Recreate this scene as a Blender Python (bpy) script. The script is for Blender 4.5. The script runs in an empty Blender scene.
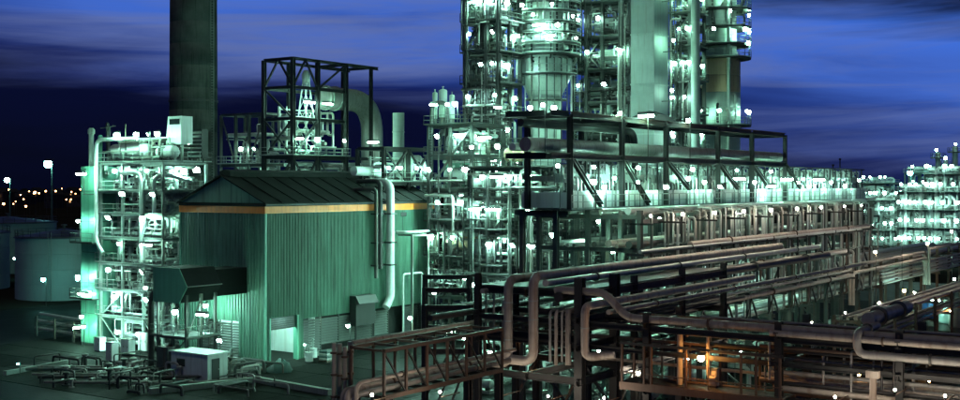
import bpy, math, random
from mathutils import Vector, Matrix

R = math.radians
rng = random.Random(7)
ORD = 'first second third fourth fifth sixth seventh eighth ninth tenth eleventh twelfth thirteenth fourteenth fifteenth sixteenth seventeenth eighteenth nineteenth twentieth'.split()
scene = bpy.context.scene
col = scene.collection

# ------------------------------------------------------------------ camera
CAM_H = 18.0
FPX = 1159.0                     # focal length in photograph pixels (960 wide)
HOR = 184.0                      # horizon row
TH = R(34.8)                     # plant Y axis lies this far right of the view direction
FWD = Vector((-math.sin(TH), math.cos(TH)))
RGT = Vector((math.cos(TH), math.sin(TH)))
cam_data = bpy.data.cameras.new('camera')
cam_data.sensor_width = 36.0
cam_data.lens = FPX / 960 * 36.0
cam_data.shift_y = -(200.0 - HOR) / 960
cam_data.clip_start = 0.5
cam_data.clip_end = 9000
cam = bpy.data.objects.new('camera', cam_data)
cam.location = (0, 0, CAM_H)
cam.rotation_euler = (R(90), 0, TH)
col.objects.link(cam)
scene.camera = cam

# ------------------------------------------------------------------ world: dusk sky with cloud banks
world = bpy.data.worlds.new('World')
scene.world = world
world.use_nodes = True
nt = world.node_tree
nt.nodes.clear()
def N(tree, kind, **kw):
    n = tree.nodes.new(kind)
    for k, v in kw.items():
        setattr(n, k, v)
    return n
def math_node(tree, op, a, b=None, c=None, clamp=False):
    n = tree.nodes.new('ShaderNodeMath'); n.operation = op; n.use_clamp = clamp
    for i, v in enumerate((a, b, c)):
        if v is None: continue
        if isinstance(v, (int, float)): n.inputs[i].default_value = v
        else: tree.links.new(v, n.inputs[i])
    return n.outputs[0]
def mix_col(tree, fac, a, b, mode='MIX'):
    n = tree.nodes.new('ShaderNodeMix'); n.data_type = 'RGBA'; n.blend_type = mode
    for idx, v in ((0, fac), (6, a), (7, b)):
        if isinstance(v, (int, float)): n.inputs[idx].default_value = v
        elif isinstance(v, tuple): n.inputs[idx].default_value = (*v, 1) if len(v) == 3 else v
        else: tree.links.new(v, n.inputs[idx])
    return n.outputs[2]
def ramp(tree, fac, stops):
    n = tree.nodes.new('ShaderNodeValToRGB')
    e = n.color_ramp.elements
    while len(e) < len(stops): e.new(0.5)
    for el, (p, c) in zip(e, stops):
        el.position = p; el.color = (*c, 1) if len(c) == 3 else c
    tree.links.new(fac, n.inputs[0])
    return n.outputs[0]
tc = N(nt, 'ShaderNodeTexCoord')
sep = N(nt, 'ShaderNodeSeparateXYZ')
nt.links.new(tc.outputs['Generated'], sep.inputs[0])
elev = sep.outputs[2]
# clouds lie in thin banks: sample noise on a direction squashed towards the horizon
mp = N(nt, 'ShaderNodeMapping')
mp.inputs['Scale'].default_value = (3.2, 3.2, 26.0)
mp.inputs['Location'].default_value = (1.7, 0.4, 3.1)
nt.links.new(tc.outputs['Generated'], mp.inputs[0])
n1 = N(nt, 'ShaderNodeTexNoise'); n1.inputs['Scale'].default_value = 1.0
n1.inputs['Detail'].default_value = 7; n1.inputs['Roughness'].default_value = 0.55
n1.inputs['Distortion'].default_value = 0.6
nt.links.new(mp.outputs[0], n1.inputs['Vector'])
mp2 = N(nt, 'ShaderNodeMapping')
mp2.inputs['Scale'].default_value = (1.1, 1.1, 9.0)
mp2.inputs['Location'].default_value = (0.3, 5.2, 0.9)
nt.links.new(tc.outputs['Generated'], mp2.inputs[0])
n2 = N(nt, 'ShaderNodeTexNoise'); n2.inputs['Scale'].default_value = 1.6
n2.inputs['Detail'].default_value = 3
nt.links.new(mp2.outputs[0], n2.inputs['Vector'])
wob = math_node(nt, 'MULTIPLY_ADD', n1.outputs[0], 0.10, -0.05)
wob2 = math_node(nt, 'MULTIPLY_ADD', n2.outputs[0], 0.14, -0.07)
# the bank sits higher on the side away from the afterglow
side = math_node(nt, 'ADD', math_node(nt, 'MULTIPLY', sep.outputs[0], RGT.x), math_node(nt, 'MULTIPLY', sep.outputs[1], RGT.y))
lift = math_node(nt, 'MULTIPLY', side, 0.15)
h = math_node(nt, 'ADD', math_node(nt, 'ADD', elev, wob), math_node(nt, 'ADD', wob2, lift))
skycol = ramp(nt, math_node(nt, 'MULTIPLY_ADD', h, 2.0, 0.1, clamp=True), [
    (0.00, (0.001, 0.002, 0.012)), (0.16, (0.0014, 0.0028, 0.026)), (0.23, (0.006, 0.014, 0.105)),
    (0.29, (0.022, 0.056, 0.280)), (0.36, (0.055, 0.145, 0.600)), (0.44, (0.055, 0.170, 0.740)),
    (0.50, (0.008, 0.022, 0.095)), (0.6, (0.002, 0.005, 0.022)), (1.0, (0.0006, 0.0015, 0.006))])
# grey-violet streaks of cloud
mp3 = N(nt, 'ShaderNodeMapping')
mp3.inputs['Rotation'].default_value = (R(2.5), R(-3.0), 0)
mp3.inputs['Scale'].default_value = (2.4, 2.4, 34.0)
mp3.inputs['Location'].default_value = (4.2, 1.1, 0.3)
nt.links.new(tc.outputs['Generated'], mp3.inputs[0])
n3 = N(nt, 'ShaderNodeTexNoise'); n3.inputs['Scale'].default_value = 1.0
n3.inputs['Detail'].default_value = 8; n3.inputs['Roughness'].default_value = 0.6
n3.inputs['Distortion'].default_value = 0.9
nt.links.new(mp3.outputs[0], n3.inputs['Vector'])
streak = ramp(nt, n3.outputs[0], [(0.43, (0, 0, 0)), (0.66, (1, 1, 1))])
band = ramp(nt, h, [(0.02, (0, 0, 0)), (0.07, (0.35, 0.35, 0.35)), (0.12, (1, 1, 1)), (0.15, (0.9, 0.9, 0.9)), (0.21, (0.1, 0.1, 0.1))])
sfac = math_node(nt, 'MULTIPLY', math_node(nt, 'MULTIPLY', streak, band), 0.8)
skycol = mix_col(nt, sfac, skycol, (0.135, 0.180, 0.400))
SUN_EL, SUN_AZ = 64.0, 165.0
sky = N(nt, 'ShaderNodeTexSky', sky_type='NISHITA')
sky.sun_disc = False
sky.sun_elevation = R(SUN_EL)
sky.sun_rotation = R(SUN_AZ)
bg1 = N(nt, 'ShaderNodeBackground'); bg1.inputs[1].default_value = 0.0003
nt.links.new(sky.outputs[0], bg1.inputs[0])
bg2 = N(nt, 'ShaderNodeBackground'); bg2.inputs[1].default_value = 1.08
nt.links.new(skycol, bg2.inputs[0])
add = N(nt, 'ShaderNodeAddShader')
nt.links.new(bg1.outputs[0], add.inputs[0]); nt.links.new(bg2.outputs[0], add.inputs[1])
out = N(nt, 'ShaderNodeOutputWorld')
nt.links.new(add.outputs[0], out.inputs[0])

# faint warm light added from high behind the camera to lift the pipe tops
sun_d = bpy.data.lights.new('sun', 'SUN')
sun_d.energy = 0.24
sun_d.angle = R(10)
sun_d.color = (1.0, 0.86, 0.72)
sun = bpy.data.objects.new('sun', sun_d)
SUN_DIR = -Vector((math.sin(R(SUN_AZ)) * math.cos(R(SUN_EL)), math.cos(R(SUN_AZ)) * math.cos(R(SUN_EL)), math.sin(R(SUN_EL))))
sun.rotation_euler = SUN_DIR.to_track_quat('-Z', 'Y').to_euler()
sun.location = (0, -40, 80)
col.objects.link(sun)

scene.view_settings.view_transform = 'Standard'
scene.view_settings.look = 'None'
scene.view_settings.exposure = -0.22
scene.view_settings.gamma = 1.0
scene.render.engine = 'CYCLES'
scene.cycles.use_denoising = True
scene.cycles.use_light_tree = True
scene.cycles.max_bounces = 5
scene.cycles.diffuse_bounces = 1
scene.cycles.glossy_bounces = 2
scene.cycles.sample_clamp_indirect = 3.0
scene.cycles.caustics_reflective = False
scene.cycles.caustics_refractive = False

# ------------------------------------------------------------------ pixel to place
def DX(px, X):                   # depth at which column px meets the plane x = X
    k = (px - 480) / FPX
    return X / (FWD.x + k * RGT.x)
def DY(px, Y):
    k = (px - 480) / FPX
    return Y / (FWD.y + k * RGT.y)
def WD(px, d):
    k = (px - 480) / FPX
    p = (FWD + RGT * k) * d
    return p.x, p.y
def YX(px, X): return WD(px, DX(px, X))[1]      # the y where column px meets x = X
def XY(px, Y): return WD(px, DY(px, Y))[0]
def ZP(py, d): return CAM_H - (py - HOR) / FPX * d
def PXOF(x, y):
    d = x * FWD.x + y * FWD.y
    return 480 + FPX * (x * RGT.x + y * RGT.y) / d

# ------------------------------------------------------------------ materials
MATS = {}
def material(name, color, rough=0.6, metal=0.0, vary=0.35, scale=0.6, streaks=0.25, bump=0.0, rand=0.15, grime=None, spec=0.5):
    m = bpy.data.materials.new(name); m.use_nodes = True
    t = m.node_tree; b = t.nodes['Principled BSDF']
    b.inputs['Roughness'].default_value = rough
    b.inputs['Metallic'].default_value = metal
    b.inputs['Specular IOR Level'].default_value = spec
    geo = N(t, 'ShaderNodeNewGeometry')
    no = N(t, 'ShaderNodeTexNoise'); no.inputs['Scale'].default_value = scale
    no.inputs['Detail'].default_value = 6; no.inputs['Roughness'].default_value = 0.65
    t.links.new(geo.outputs['Position'], no.inputs['Vector'])
    ma = N(t, 'ShaderNodeMapping'); ma.inputs['Scale'].default_value = (2.2, 2.2, 0.16)
    t.links.new(geo.outputs['Position'], ma.inputs[0])
    st = N(t, 'ShaderNodeTexNoise'); st.inputs['Scale'].default_value = 1.3; st.inputs['Detail'].default_value = 5
    t.links.new(ma.outputs[0], st.inputs['Vector'])
    f1 = math_node(t, 'MULTIPLY_ADD', no.outputs[0], vary * 2, 1 - vary)
    f2 = math_node(t, 'MULTIPLY_ADD', st.outputs[0], streaks * 2, 1 - streaks)
    oi = N(t, 'ShaderNodeObjectInfo')
    f3 = math_node(t, 'MULTIPLY_ADD', oi.outputs['Random'], rand * 2, 1 - rand)
    f = math_node(t, 'MULTIPLY', math_node(t, 'MULTIPLY', f1, f2), f3)
    comb = N(t, 'ShaderNodeCombineXYZ')
    for i in range(3): t.links.new(f, comb.inputs[i])
    c = mix_col(t, 1.0, (*color, 1), comb.outputs[0], 'MULTIPLY')
    if grime:
        g = ramp(t, st.outputs[0], [(0.5, (0, 0, 0)), (0.68, (1, 1, 1))])
        c = mix_col(t, math_node(t, 'MULTIPLY', g, grime[1]), c, (*grime[0], 1))
    t.links.new(c, b.inputs['Base Color'])
    t.links.new(math_node(t, 'MULTIPLY_ADD', no.outputs[0], 0.3, rough - 0.15, clamp=True), b.inputs['Roughness'])
    if bump:
        bn = N(t, 'ShaderNodeTexNoise'); bn.inputs['Scale'].default_value = scale * 9; bn.inputs['Detail'].default_value = 4
        t.links.new(geo.outputs['Position'], bn.inputs['Vector'])
        bp = N(t, 'ShaderNodeBump'); bp.inputs['Strength'].default_value = bump; bp.inputs['Distance'].default_value = 0.05
        t.links.new(bn.outputs[0], bp.inputs['Height']); t.links.new(bp.outputs[0], b.inputs['Normal'])
    MATS[name] = m
    return m
def emitter(name, color, strength):
    m = bpy.data.materials.new(name); m.use_nodes = True
    t = m.node_tree; t.nodes.clear()
    e = N(t, 'ShaderNodeEmission'); e.inputs[0].default_value = (*color, 1); e.inputs[1].default_value = strength
    o = N(t, 'ShaderNodeOutputMaterial'); t.links.new(e.outputs[0], o.inputs[0])
    MATS[name] = m
    return m
material('steel_light', (0.33, 0.39, 0.36), 0.55, 0.0, grime=((0.12, 0.08, 0.05), 0.5))
material('steel_dark', (0.018, 0.020, 0.019), 0.6, 0.0, rand=0.3)
material('steel_mid', (0.065, 0.078, 0.072), 0.55, 0.0, grime=((0.10, 0.06, 0.035), 0.6))
material('steel_rust', (0.085, 0.055, 0.038), 0.65, 0.0, grime=((0.07, 0.035, 0.02), 0.7))
material('jacket', (0.50, 0.55, 0.52), 0.38, 0.2, scale=1.2, bump=0.15, grime=((0.18, 0.15, 0.11), 0.35))
material('jacket_dull', (0.26, 0.26, 0.24), 0.5, 0.05, scale=1.2, bump=0.2, rand=0.3, grime=((0.10, 0.07, 0.05), 0.5))
material('pipe_brown', (0.37, 0.335, 0.28), 0.5, 0.05, scale=1.5, bump=0.25, rand=0.25, grime=((0.12, 0.06, 0.035), 0.6))
material('pipe_black', (0.022, 0.022, 0.022), 0.5, 0.0, rand=0.3)
material('vessel', (0.36, 0.43, 0.39), 0.45, 0.0, scale=0.4, grime=((0.16, 0.13, 0.10), 0.4))
material('vessel_brown', (0.52, 0.36, 0.22), 0.55, 0.0, scale=0.4, grime=((0.14, 0.09, 0.06), 0.5))
material('cladding', (0.125, 0.27, 0.20), 0.5, 0.0, vary=0.4, scale=0.22, streaks=0.55, rand=0.14, grime=((0.04, 0.07, 0.055), 0.75))
material('clad_panel', (0.10, 0.29, 0.21), 0.5, 0.0, vary=0.2, streaks=0.25, rand=0.06)
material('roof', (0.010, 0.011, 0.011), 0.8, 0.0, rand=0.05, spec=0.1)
material('orange_band', (0.75, 0.20, 0.02), 0.5, 0.0, vary=0.25, streaks=0.35, rand=0.05)
material('louvre', (0.07, 0.08, 0.075), 0.5, 0.1)
material('concrete', (0.22, 0.25, 0.22), 0.85, 0.0, vary=0.6, scale=0.35, streaks=0.35, bump=0.4, rand=0.05, grime=((0.10, 0.11, 0.10), 0.6))
material('soot_concrete', (0.11, 0.125, 0.11), 0.9, 0.0, vary=0.6, scale=0.5, streaks=0.4, bump=0.5, rand=0.12, spec=0.1, grime=((0.035, 0.04, 0.035), 0.7))  # chimney's base colour darkened to stand for the unlit upper shaft
material('slab', (0.011, 0.012, 0.011), 0.75, 0.0, vary=0.8, scale=0.5, streaks=0.0, bump=0.6, spec=0.02, rand=0.45)
material('asphalt', (0.010, 0.011, 0.0105), 0.6, 0.0, vary=0.75, scale=0.25, streaks=0.0, bump=0.5, spec=0.02)
material('tank_paint', (0.24, 0.34, 0.32), 0.5, 0.0, vary=0.2, scale=0.2, grime=((0.2, 0.2, 0.19), 0.3), rand=0.05)
material('tank_roof', (0.05, 0.06, 0.10), 0.5, 0.0)
material('grating', (0.03, 0.034, 0.032), 0.6, 0.2)
material('blue_plastic', (0.02, 0.12, 0.35), 0.4)
material('white_paint', (0.62, 0.66, 0.64), 0.5, 0.0, vary=0.2, grime=((0.25, 0.22, 0.18), 0.4))
material('housing', (0.06, 0.065, 0.06), 0.5)
material('far_dark', (0.02, 0.022, 0.022), 0.8)
material('glass_dark', (0.02, 0.025, 0.03), 0.12)
material('soil', (0.020, 0.021, 0.018), 0.9, 0.0, vary=0.5, scale=0.02, streaks=0, spec=0.0)
material('tarpaulin', (0.05, 0.10, 0.09), 0.5)
GREENW = (0.42, 1.0, 0.72)
emitter('lamp_white', GREENW, 400.0)
emitter('lamp_white_dim', (0.5, 1.0, 0.8), 180.0)
emitter('lamp_white_strong', (0.46, 1.0, 0.82), 800.0)
emitter('lamp_teal', (0.22, 0.95, 0.85), 120.0)
emitter('lamp_sodium', (1.0, 0.42, 0.10), 260.0)
emitter('lamp_far', (0.5, 1.0, 0.85), 60.0)
emitter('lamp_warm', (1.0, 0.85, 0.68), 1400.0)
emitter('lamp_yard', (1.0, 0.85, 0.67), 600.0)
emitter('lamp_town', (1.0, 0.45, 0.16), 25.0)
emitter('lit_window', (1.0, 0.55, 0.22), 1.2)
def MT(m): return MATS[m]

# ------------------------------------------------------------------ mesh building
class MB:
    def __init__(self): self.v = []; self.f = []
    def box(self, x0, x1, y0, y1, z0, z1):
        b = len(self.v)
        self.v += [(x0, y0, z0), (x1, y0, z0), (x1, y1, z0), (x0, y1, z0), (x0, y0, z1), (x1, y0, z1), (x1, y1, z1), (x0, y1, z1)]
        self.f += [tuple(b + i for i in q) for q in ((0, 3, 2, 1), (4, 5, 6, 7), (0, 1, 5, 4), (1, 2, 6, 5), (2, 3, 7, 6), (3, 0, 4, 7))]
        return self
    def bar(self, p, q, w, h=None):
        h = h or w
        M = frame_matrix(p, q); L = (Vector(q) - Vector(p)).length
        b = len(self.v)
        for z in (0, L):
            for x, y in ((-w / 2, -h / 2), (w / 2, -h / 2), (w / 2, h / 2), (-w / 2, h / 2)):
                self.v.append(tuple(M @ Vector((x, y, z))))
        self.f += [tuple(b + i for i in q2) for q2 in ((0, 3, 2, 1), (4, 5, 6, 7), (0, 1, 5, 4), (1, 2, 6, 5), (2, 3, 7, 6), (3, 0, 4, 7))]
        return self
    def loft(self, rings, closed=True, caps=True):
        n = len(rings[0]); b = len(self.v)
        for r_ in rings: self.v += [tuple(p) for p in r_]
        for i in range(len(rings) - 1):
            for j in range(n):
                k = (j + 1) % n
                self.f.append((b + i * n + j, b + i * n + k, b + (i + 1) * n + k, b + (i + 1) * n + j))
        if caps:
            self.f.append(tuple(b + j for j in reversed(range(n))))
            self.f.append(tuple(b + (len(rings) - 1) * n + j for j in range(n)))
        return self
    def lathe(self, prof, c=(0, 0, 0), n=16, axis='z', caps=True):
        rings = []
        for r_, t in prof:
            ring = []
            for j in range(n):
                a = 2 * math.pi * j / n
                u, w = r_ * math.cos(a), r_ * math.sin(a)
                p = {'z': (u, w, t), 'x': (t, u, w), 'y': (w, t, u)}[axis]
                ring.append((p[0] + c[0], p[1] + c[1], p[2] + c[2]))
            rings.append(ring)
        return self.loft(rings, caps=caps)
    def tube(self, pts, r_, n=10, bend=None, steps=4, caps=True):
        pts = [Vector(p) for p in pts]
        bend = bend if bend is not None else r_ * 3
        path = [pts[0]]
        for i in range(1, len(pts) - 1):
            a, b, c = pts[i - 1], pts[i], pts[i + 1]
            u = (a - b); w = (c - b)
            L = min(bend, u.length * 0.48, w.length * 0.48)
            p0 = b + u.normalized() * L; p1 = b + w.normalized() * L
            for s in range(steps + 1):
                t = s / steps
                path.append(p0 * (1 - t) ** 2 + b * 2 * t * (1 - t) + p1 * t * t)
        path.append(pts[-1])
        tang = []
        for i in range(len(path)):
            a = path[max(0, i - 1)]; b = path[min(len(path) - 1, i + 1)]
            tang.append((b - a).normalized())
        ref = Vector((0, 0, 1)) if abs(tang[0].z) < 0.9 else Vector((1, 0, 0))
        nx = tang[0].cross(ref).normalized()
        rings = []
        for p, t in zip(path, tang):
            nx = (nx - t * nx.dot(t))
            if nx.length < 1e-6: nx = t.orthogonal()
            nx.normalize(); ny = t.cross(nx)
            rings.append([p + (nx * math.cos(2 * math.pi * j / n) + ny * math.sin(2 * math.pi * j / n)) * r_ for j in range(n)])
        return self.loft(rings, caps=caps)
    def mesh(self, name, mat, off=(0, 0, 0), smooth=False):
        me = bpy.data.meshes.new(name)
        ox, oy, oz = off
        me.from_pydata([(x - ox, y - oy, z - oz) for x, y, z in self.v], [], self.f)
        me.materials.append(MT(mat))
        if smooth:
            me.polygons.foreach_set('use_smooth', [True] * len(me.polygons))
            me.set_sharp_from_angle(angle=R(42))
        me.update()
        return me
def frame_matrix(p, q):
    p = Vector(p); z = (Vector(q) - p).normalized()
    ref = Vector((0, 0, 1)) if abs(z.z) < 0.95 else Vector((0, 1, 0))
    x = ref.cross(z).normalized(); y = z.cross(x)
    m = Matrix((x, y, z)).transposed().to_4x4(); m.translation = p
    return m

# ------------------------------------------------------------------ objects
WORLDM = {}                      # object name -> world matrix
TOPS = []
def link(o, parent=None, m=None):
    col.objects.link(o)
    m = m if m is not None else Matrix.Identity(4)
    if parent is not None:
        o.parent = parent
        o.matrix_basis = WORLDM[parent.name].inverted() @ m
    else:
        o.matrix_basis = m
    WORLDM[o.name] = m
    return o
def tag(o, label, cat, group=None, px=None):
    o['label'] = label; o['category'] = cat
    if group: o['group'] = group
    TOPS.append(o)
    return o
def thing(name, label, cat, loc, group=None):
    o = bpy.data.objects.new(name, None)
    o.empty_display_size = 0.5
    link(o, None, Matrix.Translation(loc))
    return tag(o, label, cat, group)
def part(name, mb, mat, parent, smooth=False, label=None):
    """mesh in world coordinates, as a child of parent"""
    off = WORLDM[parent.name].translation if parent is not None else Vector()
    me = mb.mesh(name, mat, off, smooth)
    o = bpy.data.objects.new(name, me)
    link(o, parent, Matrix.Translation(off))
    if label: o['label'] = label
    return o
def solo(name, mb, mat, label, cat, group=None, smooth=False, base=None):
    """a thing that is one mesh"""
    if base is None:
        xs = [v[0] for v in mb.v]; ys = [v[1] for v in mb.v]; zs = [v[2] for v in mb.v]
        base = ((min(xs) + max(xs)) / 2, (min(ys) + max(ys)) / 2, min(zs))
    me = mb.mesh(name, mat, base, smooth)
    o = bpy.data.objects.new(name, me)
    link(o, None, Matrix.Translation(base))
    return tag(o, label, cat, group)
def structure(name, mb, mat, smooth=False):
    o = bpy.data.objects.new(name, mb.mesh(name, mat, (0, 0, 0), smooth))
    link(o); o['kind'] = 'structure'
    return o
UNIT = {}
def unit(kind, mat):
    key = (kind, mat)
    if key not in UNIT:
        b = MB()
        if kind == 'box': b.box(-.5, .5, -.5, .5, 0, 1)
        elif kind == 'ibeam':      # flanges across y
            w, t, s = .5, .36, .07
            prof = [(-w, -w), (w, -w), (w, -t), (s, -t), (s, t), (w, t), (w, w), (-w, w), (-w, t), (-s, t), (-s, -t), (-w, -t)]
            b.loft([[(x, y, 0) for x, y in prof], [(x, y, 1) for x, y in prof]])
        elif kind == 'rod': b.lathe([(.5, 0), (.5, 1)], n=8)
        UNIT[key] = b.mesh(kind, mat, smooth=(kind == 'rod'))
    return UNIT[key]
def member(name, p, q, w, mat, parent, h=None, kind='ibeam'):
    L = (Vector(q) - Vector(p)).length
    o = bpy.data.objects.new(name, unit(kind, mat))
    m = frame_matrix(p, q) @ Matrix.Diagonal((w, h or w, L, 1))
    return link(o, parent, m)
def railing(parent, pts, z, mat='steel_light', h=1.05, closed=False):
    b = MB()
    seq = list(pts) + ([pts[0]] if closed else [])
    for (x0, y0), (x1, y1) in zip(seq[:-1], seq[1:]):
        for hh in (h, h * .52): b.bar((x0, y0, z + hh), (x1, y1, z + hh), .055)
        b.bar((x0, y0, z + .07), (x1, y1, z + .07), .02, .14)
        L = math.hypot(x1 - x0, y1 - y0); n = max(1, round(L / 1.6))
        for i in range(n + 1):
            t = i / n
            x, y = x0 + (x1 - x0) * t, y0 + (y1 - y0) * t
            b.bar((x, y, z), (x, y, z + h), .055)
    return part('railing', b, mat, parent)
def ladder(parent, x, y, z0, z1, along='x', mat='steel_light'):
    b = MB(); dx, dy = (.22, 0) if along == 'x' else (0, .22)
    for s in (-1, 1): b.bar((x + s * dx, y + s * dy, z0), (x + s * dx, y + s * dy, z1), .05)
    z = z0 + .3
    while z < z1: b.bar((x - dx, y - dy, z), (x + dx, y + dy, z), .035); z += .32
    return part('ladder', b, mat, parent)
def steel_frame(root, xs, ys, zs, mat='steel_mid', cw=.32, bw=.26, z0=0.0, brace=(), deck_levels=None, deckmat='grating', rail='steel_light', inner=False):
    """columns, beams and braces one by one; decks with their railings"""
    for i, x in enumerate(xs):
        for j, y in enumerate(ys):
            if not inner and 0 < i < len(xs) - 1 and 0 < j < len(ys) - 1: continue
            member('column', (x, y, z0), (x, y, zs[-1]), cw, mat, root)
    for z in zs:
        for y in (ys[0], ys[-1]) if not inner else ys:
            for a, b in zip(xs[:-1], xs[1:]): member('beam', (a, y, z), (b, y, z), bw * .7, mat, root, h=bw)
        for x in (xs[0], xs[-1]) if not inner else xs:
            for a, b in zip(ys[:-1], ys[1:]): member('beam', (x, a, z), (x, b, z), bw * .7, mat, root, h=bw)
    for face, bay, lev, kind in brace:
        za = z0 if lev == 0 else zs[lev - 1]; zb = zs[lev]
        if face in 'fb':
            y = ys[0] if face == 'f' else ys[-1]
            p = [(xs[bay], y, za), (xs[bay + 1], y, zb), (xs[bay + 1], y, za), (xs[bay], y, zb), ((xs[bay] + xs[bay + 1]) / 2, y, zb)]
        else:
            x = xs[0] if face == 'l' else xs[-1]
            p = [(x, ys[bay], za), (x, ys[bay + 1], zb), (x, ys[bay + 1], za), (x, ys[bay], zb), (x, (ys[bay] + ys[bay + 1]) / 2, zb)]
        w = bw * .55
        if kind in '/x': member('brace', p[0], p[1], w, mat, root, kind='box')
        if kind in '\\x': member('brace', p[2], p[3], w * .96, mat, root, kind='box')
        if kind == 'k':
            member('brace', p[0], p[4], w, mat, root, kind='box'); member('brace', p[2], p[4], w, mat, root, kind='box')
    decks = []
    for li in (range(len(zs)) if deck_levels is None else deck_levels):
        z = zs[li]; e = .45
        b = MB().box(xs[0] - e, xs[-1] + e, ys[0] - e, ys[-1] + e, z + bw / 2 + .004, z + bw / 2 + .06)
        dk = part('deck', b, deckmat, root)
        railing(dk, [(xs[0] - e, ys[0] - e), (xs[-1] + e, ys[0] - e), (xs[-1] + e, ys[-1] + e), (xs[0] - e, ys[-1] + e)], z + bw / 2 + .06, rail, closed=True)
        decks.append(z + bw / 2 + .06)
    return decks
def walk_pipe(box, r_, g, nseg=3):
    x0, x1, y0, y1, z0, z1 = box
    lim = ((x0 + r_, x1 - r_), (y0 + r_, y1 - r_), (z0 + r_, z1 - r_))
    p = [g.uniform(*l) for l in lim]; pts = [tuple(p)]
    ax = g.choice((0, 1, 2, 2))
    for _ in range(nseg):
        q = g.uniform(*lim[ax])
        if abs(q - p[ax]) < r_ * 5: q = lim[ax][0] if p[ax] > sum(lim[ax]) / 2 else lim[ax][1]
        if abs(q - p[ax]) > r_ * 4:
            p[ax] = q; pts.append(tuple(p))
        ax = g.choice([a for a in (0, 1, 2) if a != ax])
    return pts
def clutter_fill(root, box, n, mats, g):
    """small fittings: junction boxes, cable trays, valve bodies, each its own part"""
    x0, x1, y0, y1, z0, z1 = box
    for _ in range(n):
        x, y, z = g.uniform(x0, x1), g.uniform(y0, y0 + (y1 - y0) * .5), g.uniform(z0, z1)
        k = g.random(); m_ = g.choice(mats)
        if k < .4:
            a, b_, c = g.uniform(.15, .5), g.uniform(.12, .3), g.uniform(.2, .7)
            part('junction_box', MB().box(x - a / 2, x + a / 2, y, y + b_, z, min(z1, z + c)), m_, root)
        elif k < .6:
            L = g.uniform(1, 3); e = min(x1, x + L)
            b = MB().box(x, e, y, y + .3, z, z + .03).box(x, e, y - .02, y, z, z + .12).box(x, e, y + .3, y + .32, z, z + .12)
            part('cable_tray', b, m_, root)
        else:
            s_ = g.uniform(.14, .32)
            b = MB().lathe([(s_, x - s_), (s_, x - s_ * .8), (s_ * .5, x - s_ * .7), (s_ * .75, x), (s_ * .5, x + s_ * .7), (s_, x + s_ * .8), (s_, x + s_)], (0, y, z), 7, 'x')
            b.lathe([(s_ * .2, z), (s_ * .2, z + s_ * 1.8), (s_ * .9, z + s_ * 1.8), (s_ * .9, z + s_ * 2)], (x, y, 0), 7)
            part('valve', b, m_, root, smooth=True)
def pipe_fill(root, box, n, mats, g, rmin=.06, rmax=.2, nseg=4, name='pipe', sides=7):
    for _ in range(n):
        r_ = g.uniform(rmin, rmax) if g.random() < .8 else rmax * 1.3
        pts = walk_pipe(box, r_, g, g.randint(2, nseg))
        if len(pts) < 2: continue
        part(name, MB().tube(pts, r_, sides, steps=3), g.choice(mats), root, smooth=True)

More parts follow.
